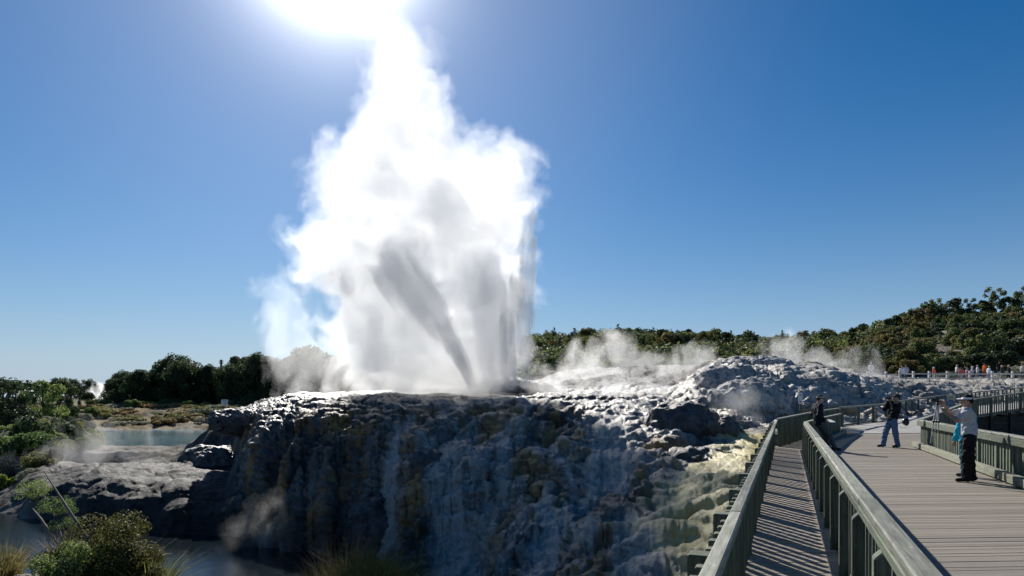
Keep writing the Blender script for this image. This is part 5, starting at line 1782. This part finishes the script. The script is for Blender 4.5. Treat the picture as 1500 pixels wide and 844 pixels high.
# ================================================================== people
def seg_sd(p, a, b, ra, rb):
    a, b = np.asarray(a, float), np.asarray(b, float)
    ab = b - a
    t = np.clip(((p - a) @ ab) / (ab @ ab + 1e-9), 0, 1)
    return np.sqrt(((p - a - t[:, None] * ab) ** 2).sum(1)) - (ra + (rb - ra) * t)


def ell_sd(p, c, r):
    q = (p - np.asarray(c)) / np.asarray(r)
    k = np.sqrt((q ** 2).sum(1)) + 1e-9
    return (k - 1) * min(r)


def smin(ds, k):
    m_ = np.min(ds, 0)
    return m_ - k * np.log(np.exp(-(np.array(ds) - m_) / k).sum(0))


SKIN = [plain("skin_fair", (0.46, 0.29, 0.21), 0.55, 0.4, 0.08), plain("skin_tan", (0.36, 0.215, 0.145), 0.55, 0.4, 0.08)]
_CLOTH = {}


def cloth(rgb):
    if rgb not in _CLOTH:
        _CLOTH[rgb] = plain("cloth", rgb, 0.85, 0.2, 0.2, 18.0, 0.4)
    return _CLOTH[rgb]


BASE = dict(pelvis=(0, 0, .93), waist=(0, 0, 1.08), chest=(0, .01, 1.30), neck=(0, .0, 1.47), head=(0, .03, 1.61), look=0.0, nod=0.0,
            hipL=(-.09, 0, .90), kneeL=(-.10, .02, .49), ankL=(-.10, 0, .08), hipR=(.09, 0, .90), kneeR=(.10, .02, .49), ankR=(.10, 0, .08),
            shL=(-.185, 0, 1.41), elL=(-.24, -.03, 1.13), wrL=(-.24, .05, .89), shR=(.185, 0, 1.41), elR=(.24, -.03, 1.13), wrR=(.24, .05, .89),
            handL=(0, .1, -1), handR=(0, .1, -1), footL=0.1, footR=-0.1, curl=0.5)


def hand_parts(w_, d, palm, curl, side):
    """palm and five fingers from the wrist w_ along d; the thumb leaves the side of the palm"""
    w_, d = np.array(w_, float), np.array(d, float)
    d /= np.linalg.norm(d)
    pn = np.array(palm, float)
    pn -= d * (pn @ d)
    pn /= np.linalg.norm(pn)
    s = np.cross(d, pn) * side
    out = [(w_, w_ + d * .05, .024, .03), (w_ + d * .03 + s * .018, w_ + d * .085 + s * .024, .022, .018), (w_ + d * .03 - s * .018, w_ + d * .085 - s * .022, .022, .018)]
    for k, (o_, L) in enumerate(((.031, .072), (.0105, .082), (-.0105, .076), (-.031, .060))):
        a = w_ + d * .085 + s * o_
        d1 = d * math.cos(curl * .6) + pn * math.sin(curl * .6)
        d2 = d * math.cos(curl * 1.7) + pn * math.sin(curl * 1.7)
        b = a + d1 * L * .5 + s * o_ * .12
        out += [(a, b, .0105, .0095), (b, b + d2 * L * .5, .0095, .0075)]
    t0 = w_ + d * .03 + s * .028
    t1 = t0 + (d * .6 + s * .7 + pn * .35) * .045
    out += [(t0, t1, .013, .011), (t1, t1 + (d * .9 + pn * .5 + s * .1) * .035, .011, .008)]
    return out


def make_person(label, loc, rz, pose, outfit, skin=0, scale=1.0, vox=.011, group=None, name="person"):
    J = dict(BASE)
    J.update(pose)
    J = {k: (np.array(v, float) if isinstance(v, tuple) else v) for k, v in J.items()}
    root = empty(name, loc, rz)
    root.scale = (scale,) * 3
    tag(root, label, "person", group)

    def legs(x, low=1.0):
        r = []
        for s in "LR":
            r += [(J["hip" + s], J["knee" + s], .080 + x, .056 + x * .9), (J["knee" + s], J["ank" + s] * low + J["knee" + s] * (1 - low), .054 + x * .9, .036 + x * 1.3)]
        return r

    def torso(x, lowz=0.0):
        px_, wx, cx2, nk = J["pelvis"], J["waist"], J["chest"], J["neck"]
        X = np.array([1.0, 0, 0])
        r = []
        for s in (-1, 1):
            r += [(px_ + X * .055 * s, wx + X * .05 * s, .098 + x, .088 + x), (wx + X * .05 * s, cx2 + X * .07 * s, .088 + x, .098 + x)]
        r += [(cx2 + X * .08 + (0, 0, .02), J["shR"] * .8 + cx2 * .2 + (0, 0, .0), .09 + x, .06 + x), (cx2 - X * .08 + (0, 0, .02), J["shL"] * .8 + cx2 * .2, .09 + x, .06 + x),
              (J["shL"] * .55 + J["shR"] * .45, J["shR"] * .55 + J["shL"] * .45, .062 + x, .062 + x)]
        return r

    def arms(x, frac):
        r = []
        for s in "LR":
            S, E_, W = J["sh" + s], J["el" + s], J["wr" + s]
            if frac <= 1:
                r.append((S, S + (E_ - S) * frac, .05 + x, .042 - .004 * frac + x))
            else:
                r.append((S, E_, .05 + x, .038 + x))
                r.append((E_, E_ + (W - E_) * (frac - 1), .038 + x, .026 + x * 1.2))
        return r

    la, no = J["look"], J["nod"]
    Rh = np.array((Matrix.Rotation(la, 3, "Z") @ Matrix.Rotation(no, 3, "X")))

    def hd(v):
        return J["head"] + Rh @ np.array(v, float)

    def head_sd(p):
        q = (p - J["head"]) @ Rh
        d = [ell_sd(q, (0, -.008, .022), (.074, .092, .098)), ell_sd(q, (0, .026, -.05), (.054, .062, .066)), seg_sd(q, (0, .086, .02), (0, .108, -.022), .011, .016),
             ell_sd(q, (.076, -.008, -.002), (.010, .022, .033)), ell_sd(q, (-.076, -.008, -.002), (.010, .022, .033)), seg_sd(q, (-.02, .078, -.058), (.02, .078, -.058), .011, .011)]
        d = smin(d, .010)
        eye = np.minimum(ell_sd(q, (.03, .094, .012), (.015, .014, .011)), ell_sd(q, (-.03, .094, .012), (.015, .014, .011)))
        return np.maximum(d, -eye)

    segs = torso(0) + legs(0) + arms(0, 2) + [(J["neck"] + np.array([0, -.005, -.06]), J["head"] + Rh @ np.array([0, -.02, -.03]), .055, .05)]
    for s in "LR":
        a_ = J["ank" + s]
        f = np.array([math.sin(-J["foot" + s]), math.cos(J["foot" + s]), 0])
        segs += [(a_ + (0, 0, -.02) - f * .03, a_ + f * .13 + (0, 0, -.045), .035, .028)]
        sd_ = 1 if s == "R" else -1
        hdv = J["hand" + s]
        segs += hand_parts(J["wr" + s], hdv, J.get("palm" + s, np.array([-sd_ * 1.0, .2, 0])), J["curl"], sd_)
    allp = np.array([x for s in segs for x in (s[0], s[1])] + [J["head"]])
    lo, hi = allp.min(0) - .16, allp.max(0) + .18

    def body(p):
        d = smin([seg_sd(p, *s) for s in segs[:14]], .018)
        rest = np.min([seg_sd(p, *s) for s in segs[14:]], 0)
        d = smin([d, rest], .006)
        return smin([d, head_sd(p)], .010)
    link("body", iso_mesh("body", body, lo, hi, vox), SKIN[skin], root)

    def piece(pn, fn, mat, lo_=lo, hi_=hi, v_=vox):
        link(pn, iso_mesh(pn, fn, lo_ - .05, hi_ + .05, v_), mat, root)

    wr = lambda p: .006 * np.sin(p[:, 2] * 52 + p[:, 0] * 31 + 5 * np.sin(p[:, 1] * 21)) + .005 * np.sin(p[:, 0] * 77 + p[:, 2] * 23)
    if "trousers" in outfit:
        L = legs(.018 + outfit.get("flare", 0))
        hipb = [(J["pelvis"] + np.array([-.055, 0, -.03]), J["pelvis"] + np.array([-.052, 0, .06]), .112, .108), (J["pelvis"] + np.array([.055, 0, -.03]), J["pelvis"] + np.array([.052, 0, .06]), .112, .108)]
        low_ = outfit.get("leg", 1.0)
        L = legs(.018 + outfit.get("flare", 0), low_)
        piece("trousers", lambda p: smin([seg_sd(p, *s) for s in L + hipb], .014) + wr(p), cloth(outfit["trousers"]))
    if "top" in outfit:
        x = outfit.get("bulk", .016)
        T = torso(x) + arms(x, outfit.get("sleeve", 2))
        hem = outfit.get("hem", .0)
        T += [(J["pelvis"] + np.array([s * .058, 0, .02 - hem]), J["waist"] + np.array([s * .05, 0, 0]), .112 + x * .5, .09 + x) for s in (-1, 1)]
        zc = J["pelvis"][2] - .02 - hem

        def topf(p):
            d = smin([seg_sd(p, *s) for s in T], .014) + wr(p)
            collar = np.min([ell_sd(p, J["head"], (.11, .11, .14))], 0)
            return np.maximum(np.maximum(d, -collar), np.where(np.abs(p[:, 0]) < .3, zc - p[:, 2], -1))
        piece("shirt" if outfit.get("sleeve", 2) < 2 else "jacket", topf, cloth(outfit["top"]))
    for s in "LR":
        a_ = J["ank" + s]
        f = np.array([math.sin(-J["foot" + s]), math.cos(J["foot" + s]), 0])
        piece("shoe", lambda p: np.maximum(smin([seg_sd(p, a_ + (0, 0, -.015) - f * .045, a_ + f * .15 + (0, 0, -.04), .048, .038), seg_sd(p, a_, a_ + (0, 0, .03), .045, .045)], .01), -p[:, 2] + a_[2] - .08),
              cloth(outfit.get("shoe", (.02, .018, .016))), a_ - .18, a_ + .26)
    h0, h1 = J["head"] - .22, J["head"] + .24
    if "hair" in outfit:
        def hairf(p):
            q = (p - J["head"]) @ Rh
            d = ell_sd(q, (0, -.018, .032), (.086, .100, .102)) + .005 * np.sin(q[:, 0] * 160) * np.sin(q[:, 2] * 90)
            return np.maximum(d, np.maximum(-(q[:, 2] + .055 - .9 * (q[:, 1] + .02)), -99) if True else d)
        piece("hair", hairf, cloth(outfit["hair"]), h0, h1, .008)
    if "cap" in outfit:
        def capf(p):
            q = (p - J["head"]) @ Rh
            d = np.maximum(ell_sd(q, (0, -.005, .035), (.092, .108, .108)), -(q[:, 2] - .045))
            br = np.maximum(ell_sd(q, (0, .11, .05), (.075, .085, .012)), -(q[:, 1] - .04))
            if outfit.get("brim"):
                br = ell_sd(q, (0, 0, .048), (.15, .165, .014))
            return np.minimum(d, br)
        piece(outfit.get("cap_name", "cap"), capf, cloth(outfit["cap"]), h0, h1, .008)
    if "visor" in outfit:
        def visf(p):
            q = (p - J["head"]) @ Rh
            band = np.maximum(np.maximum(ell_sd(q, (0, -.01, .03), (.092, .108, .12)), -ell_sd(q, (0, -.01, .03), (.082, .098, .12))), np.abs(q[:, 2] - .055) - .02)
            br = np.maximum(ell_sd(q, (0, .095, .042), (.078, .085, .014)), -(q[:, 1] - .055))
            return np.minimum(band, br)
        piece("visor", visf, cloth(outfit["visor"]), h0, h1, .007)
    ey = bpy.data.meshes.new("eye")
    bm = bmesh.new()
    bmesh.ops.create_uvsphere(bm, u_segments=8, v_segments=6, radius=.011)
    bm.to_mesh(ey)
    bm.free()
    for s in (-1, 1):
        link("eye", ey, M_EYE, root, tuple(hd((.03 * s, .083, .012))))
    return root


M_EYE = plain("eye_dark", (.03, .025, .02), .2, .5)
M_BLACK = plain("black_plastic", (.012, .012, .013), .35, .5)
M_GREYM = plain("grey_metal", (.33, .34, .36), .35, .6)
M_PAPER = plain("paper", (.75, .75, .74), .8)

# the man in navy, leaning back against the fence end
NAVY = make_person("man in navy jacket and striped cap leaning on the fence end holding a paper", (10.06, 21.5, 0), rad(-90),
                   dict(pelvis=(0, -.36, .86), waist=(0, -.40, 1.02), chest=(0, -.42, 1.24), neck=(0, -.40, 1.42), head=(0, -.345, 1.56), look=.1, nod=-.08,
                        hipL=(-.09, -.36, .84), hipR=(.09, -.36, .84), kneeL=(-.10, -.15, .47), kneeR=(.09, -.10, .47), ankL=(-.1, -.06, .08), ankR=(.1, .06, .08),
                        shL=(-.19, -.42, 1.36), shR=(.19, -.42, 1.36), elL=(-.25, -.47, 1.08), wrL=(-.18, -.26, .95), elR=(.26, -.50, 1.09), wrR=(.19, -.29, .93),
                        handL=(.2, 1, -.1), handR=(-.15, 1, -.15), palmL=(.3, 0, -1), palmR=(-.3, 0, -1), curl=.9),
                   dict(trousers=(.075, .09, .10), top=(.012, .013, .026), sleeve=1.92, bulk=.024, hem=.06, cap=(.05, .055, .05), brim=False, shoe=(.02, .02, .022), hair=(.05, .035, .025)), 0, 1.03)
cb = NAVY
# pale band round his cap
def _band():
    hdp = np.array([0, -.345, 1.56])
    me = iso_mesh("cap_band", lambda p: np.maximum(np.maximum(ell_sd(p, hdp + (0, -.005, .035), (.096, .112, .108)), -ell_sd(p, hdp + (0, -.005, .035), (.088, .104, .108))), np.abs(p[:, 2] - hdp[2] - .065) - .014), hdp - .2, hdp + .22, .006)
    capo = [c_ for c_ in NAVY.children if c_.name.startswith("cap")]
    link("cap_band", me, cloth((.55, .53, .42)), capo[0] if capo else NAVY)
_band()
pp_ = empty("paper_leaflet", (9.93, 21.30, .93), .2)
tag(pp_, "folded white leaflet in the hand of the man in navy", "leaflet")
bm = bmesh.new()
for ang_, off_ in ((.35, 0), (-.3, .002)):
    vs = [bm.verts.new((x, y * math.cos(ang_), abs(y) * math.sin(ang_) + off_)) for x, y in ((-.10, 0), (.11, 0), (.11, .13 if ang_ > 0 else -.12), (-.10, .13 if ang_ > 0 else -.12))]
    bm.faces.new(vs)
me = bpy.data.meshes.new("sheet")
bm.to_mesh(me)
bm.free()
o = link("sheet", me, M_PAPER, pp_)
md = o.modifiers.new("thick", "SOLIDIFY")
md.thickness = .003

# the man in jeans, leaning back to take a picture
JEAN = make_person("man in a black jacket and flared blue jeans leaning back to photograph the geyser", (12.66, 22.75, 0), rad(90),
                   dict(pelvis=(0, 0, .92), waist=(0, -.04, 1.07), chest=(0, -.10, 1.28), neck=(0, -.15, 1.45), head=(0, -.145, 1.59), nod=.12,
                        hipL=(-.09, 0, .89), hipR=(.09, 0, .89), kneeL=(-.11, -.05, .48), ankL=(-.12, -.12, .08), kneeR=(.11, .14, .49), ankR=(.12, .22, .08),
                        shL=(-.19, -.10, 1.39), shR=(.19, -.10, 1.39), elL=(-.26, .09, 1.23), wrL=(-.10, .05, 1.47), elR=(.26, .09, 1.24), wrR=(.10, .05, 1.49),
                        handL=(.45, .35, .8), handR=(-.45, .35, .8), palmL=(.5, -.6, 0), palmR=(-.5, -.6, 0), curl=1.0),
                   dict(trousers=(.085, .15, .27), flare=.012, top=(.010, .010, .011), sleeve=1.93, bulk=.026, hem=.04, hair=(.035, .025, .02), cap=(.05, .04, .035), shoe=(.03, .022, .017)), 0, 1.03)


def camera_thing(label, loc, rz, s=1.0, lens=.07):
    r = empty("photo_camera", loc, rz)
    r.scale = (s,) * 3
    tag(r, label, "camera")
    bm = bmesh.new()
    bmesh.ops.create_cube(bm, size=1)
    bmesh.ops.scale(bm, vec=(.14, .06, .09), verts=bm.verts)
    top_ = bmesh.ops.create_cube(bm, size=1)["verts"]
    bmesh.ops.scale(bm, vec=(.06, .05, .035), verts=top_)
    bmesh.ops.translate(bm, vec=(0, 0, .06), verts=top_)
    grip = bmesh.ops.create_cube(bm, size=1)["verts"]
    bmesh.ops.scale(bm, vec=(.03, .03, .085), verts=grip)
    bmesh.ops.translate(bm, vec=(.055, .042, 0), verts=grip)
    bmesh.ops.bevel(bm, geom=bm.edges[:], offset=.007, segments=2, affect="EDGES")
    me = bpy.data.meshes.new("camera_body")
    bm.to_mesh(me)
    bm.free()
    link("camera_body", me, M_BLACK, r)
    bm = bmesh.new()
    bmesh.ops.create_cone(bm, cap_ends=True, segments=20, radius1=.034, radius2=.038, depth=lens)
    bmesh.ops.rotate(bm, cent=(0, 0, 0), matrix=Matrix.Rotation(rad(-90), 3, "X"), verts=bm.verts)
    bmesh.ops.translate(bm, vec=(-.01, .03 + lens / 2, 0), verts=bm.verts)
    me = bpy.data.meshes.new("lens")
    bm.to_mesh(me)
    bm.free()
    link("lens", me, M_BLACK, r)
    return r


camera_thing("black camera held up to his eye by the man in jeans", (12.66 - .10, 22.75, 1.64), rad(90), 1.0, .09)
r = empty("shoulder_bag", (12.98, 22.5, .86), rad(90))
tag(r, "black shoulder bag hanging at the hip of the man in jeans", "bag")
link("bag_body", iso_mesh("bag_body", lambda p: ell_sd(p, (0, 0, .0), (.14, .085, .12)) + .01 * np.sin(p[:, 0] * 40), (-.2, -.2, -.2), (.2, .2, .2), .012), M_BLACK, r)
link("strap", limb_mesh("strap", [[(.0, .02, .08, .012), (.12, .12, .32, .012), (.17, .28, .56, .012)], [(-.1, -.02, .08, .012), (-.02, .0, .35, .012), (.1, .14, .58, .012)]], M_BLACK, 6), None, r)

# the photographer in the white visor
VIS = make_person("photographer in white visor, pale grey polo and black trousers lifting his camera", (8.99, 13.42, 0), rad(58),
                  dict(head=(0, .04, 1.585), neck=(0, .01, 1.45), chest=(0, .02, 1.28), look=.12, nod=.02,
                       shL=(-.185, .03, 1.395), elL=(-.26, .20, 1.21), wrL=(-.10, .40, 1.36), shR=(.185, .05, 1.40), elR=(.17, .30, 1.34), wrR=(.03, .42, 1.50),
                       handL=(.25, .35, .9), handR=(-.3, .5, .8), palmL=(1, 0, 0), palmR=(-1, .2, 0), curl=1.1, ankL=(-.13, .05, .08), ankR=(.13, -.05, .08), kneeL=(-.12, .05, .49), kneeR=(.12, -.01, .49)),
                  dict(trousers=(.010, .010, .012), flare=.012, top=(.42, .425, .46), sleeve=.72, bulk=.024, hem=.0, hair=(.012, .010, .010), visor=(.80, .80, .80), shoe=(.014, .013, .013)), 1, 1.0, .010)
R_ = Matrix.Rotation(rad(58), 3, "Z")
cp = Vector((8.99, 13.42, 0)) + R_ @ Vector((-.04, .53, 1.60))
camera_thing("black camera on a folded tripod raised by the photographer in the visor", cp, rad(58), 1.0, .08)
r = empty("camera_tripod", cp + Vector((0, 0, -.07)))
tag(r, "folded grey tripod hanging under the raised camera", "tripod")
for dx, dy in ((-.05, 0), (.03, .04), (.02, -.05)):
    e0 = cp + Vector((dx * .3, dy * .3, -.09))
    e1 = cp + Vector((dx - .03, dy, -.42))
    e2 = cp + Vector((dx * 1.6 - .06, dy * 1.4, -.86 if dx < 0 else -.62))
    lg = bar("leg", e0, e1, .024, .024, M_GREYM, r, up=(1, 0, 0), bev=.004)
    bar("leg_section", e1, e2, .017, .017, M_GREYM, r, up=(1, 0, 0), bev=.003)
    bar("clamp", e1 + Vector((0, 0, .02)), e1 + Vector((0, 0, -.03)), .034, .034, M_BLACK, r, up=(1, 0, 0), bev=.004)
bar("tripod_head", cp + Vector((0, 0, -.05)), cp + Vector((0, 0, -.11)), .05, .05, M_BLACK, r, up=(1, 0, 0))

# the companion in bright blue behind him
make_person("person in a bright cyan jacket standing behind the photographer in the visor", (9.53, 14.3, 0), rad(20),
            dict(elL=(-.30, -.02, 1.14), wrL=(-.33, .06, .88), elR=(.30, .04, 1.16), wrR=(.16, .22, 1.10), handR=(-.7, .6, .1)),
            dict(trousers=(.02, .15, .20), top=(.03, .40, .58), sleeve=1.9, bulk=.03, hem=.06, hair=(.015, .012, .01), shoe=(.02, .02, .02)), 1, .87)

# walkers behind the white fence
FAR = [
    (1321, 74, 0, (.70, .70, .70), (.03, .03, .04), (.35, .3, .25), "walker in a white top with light hair beside the white fence"),
    (1327, 76, 1, (.45, .45, .62), (.10, .12, .20), (.20, .15, .12), "walker in a pale lilac top with back to the white-topped one"),
    (1368, 74, 0, (.72, .17, .10), (.55, .55, .55), (.75, .75, .72), "lone walker in a coral-red top and white hat behind the white fence"),
    (1401.5, 78, 1, (.58, .58, .56), (.28, .28, .28), (.6, .58, .5), "walker in pale clothes at the edge of the group"),
    (1408, 75, 0, (.55, .16, .13), (.60, .55, .52), (.06, .04, .03), "walker in a faded red top in the middle of the group"),
    (1413.5, 77, 2, (.02, .02, .03), (.03, .03, .04), (.03, .02, .02), "walker all in black in the middle of the group"),
    (1417, 74, 0, (.45, .22, .25), (.60, .30, .26), (.4, .3, .22), "walker in pink with bare-looking legs by a fence post"),
    (1424, 76, 1, (.50, .52, .58), (.20, .14, .14), (.78, .76, .70), "broad walker in a pale grey shirt and white hat"),
    (1432, 78, 2, (.60, .57, .55), (.30, .26, .26), (.7, .68, .62), "walker in cream with a pale hat next to the grey-shirted one"),
    (1442.5, 80, 1, (.85, .17, .02), (.45, .10, .03), (.10, .05, .03), "tall walker in a vivid orange top"),
    (1448.5, 75, 0, (.58, .66, .78), (.16, .24, .42), (.55, .5, .42), "walker in a white-blue top and blue trousers by a fence post"),
    (1464, 80, 2, (.012, .012, .014), (.02, .02, .02), (.02, .015, .012), "walker in a black coat standing on the bank"),
    (1468, 74, 0, (.05, .05, .055), (.35, .32, .28), (.5, .47, .42), "walker in a dark top with a pale hat near the bank"),
    (1478, 74, 2, (.02, .02, .025), (.015, .015, .018), (.45, .42, .38), "walker in black bending by the last fence post"),
    (1497, 75, 1, (.50, .47, .42), (.12, .12, .12), (.3, .25, .2), "walker in beige beyond the last fence post"),
    (1276, 73, 0, (.66, .66, .66), (.60, .60, .60), (.7, .7, .68), "walker in white half lost in steam by the fence"),
]
protos = []
for k, ps_ in enumerate((dict(), dict(elL=(-.25, .08, 1.18), wrL=(-.12, .24, 1.25), handL=(.5, .5, .6), kneeR=(.1, .12, .5), ankR=(.1, .06, .08)),
                         dict(kneeL=(-.1, .16, .5), ankL=(-.1, .22, .08), kneeR=(.1, -.02, .48), ankR=(.1, -.22, .1), elR=(.25, -.12, 1.14), wrR=(.24, .04, .95)))):
    protos.append((ps_,))
made = {}
for px_, Y_, pk, top_, tr_, hat_, lab in FAR:
    b_ = at(px_, Y_, 0)
    rz_ = R5.uniform(0, 6.28)
    s_ = R5.uniform(.95, 1.04)
    if pk not in made:
        made[pk] = make_person(lab, b_, rz_, protos[pk][0], dict(trousers=tr_, top=top_, sleeve=1.4, bulk=.03, hem=.04, cap=hat_, hair=hat_, brim=True), 0, s_, .024, "walkers behind the white fence")
    else:
        c_ = made[pk].copy()
        COL.objects.link(c_)
        for ch_ in made[pk].children:
            d_ = ch_.copy()
            COL.objects.link(d_)
            d_.parent = c_
            nm_ = d_.name.split(".")[0]
            colr = {"trousers": tr_, "jacket": top_, "shirt": top_, "cap": hat_, "hair": hat_}.get(nm_)
            if colr:
                d_.data = d_.data.copy()
                d_.data.materials[0] = cloth(colr)
        c_.location = b_
        c_.rotation_euler = (0, 0, rz_)
        c_.scale = (s_,) * 3
        c_["label"] = lab
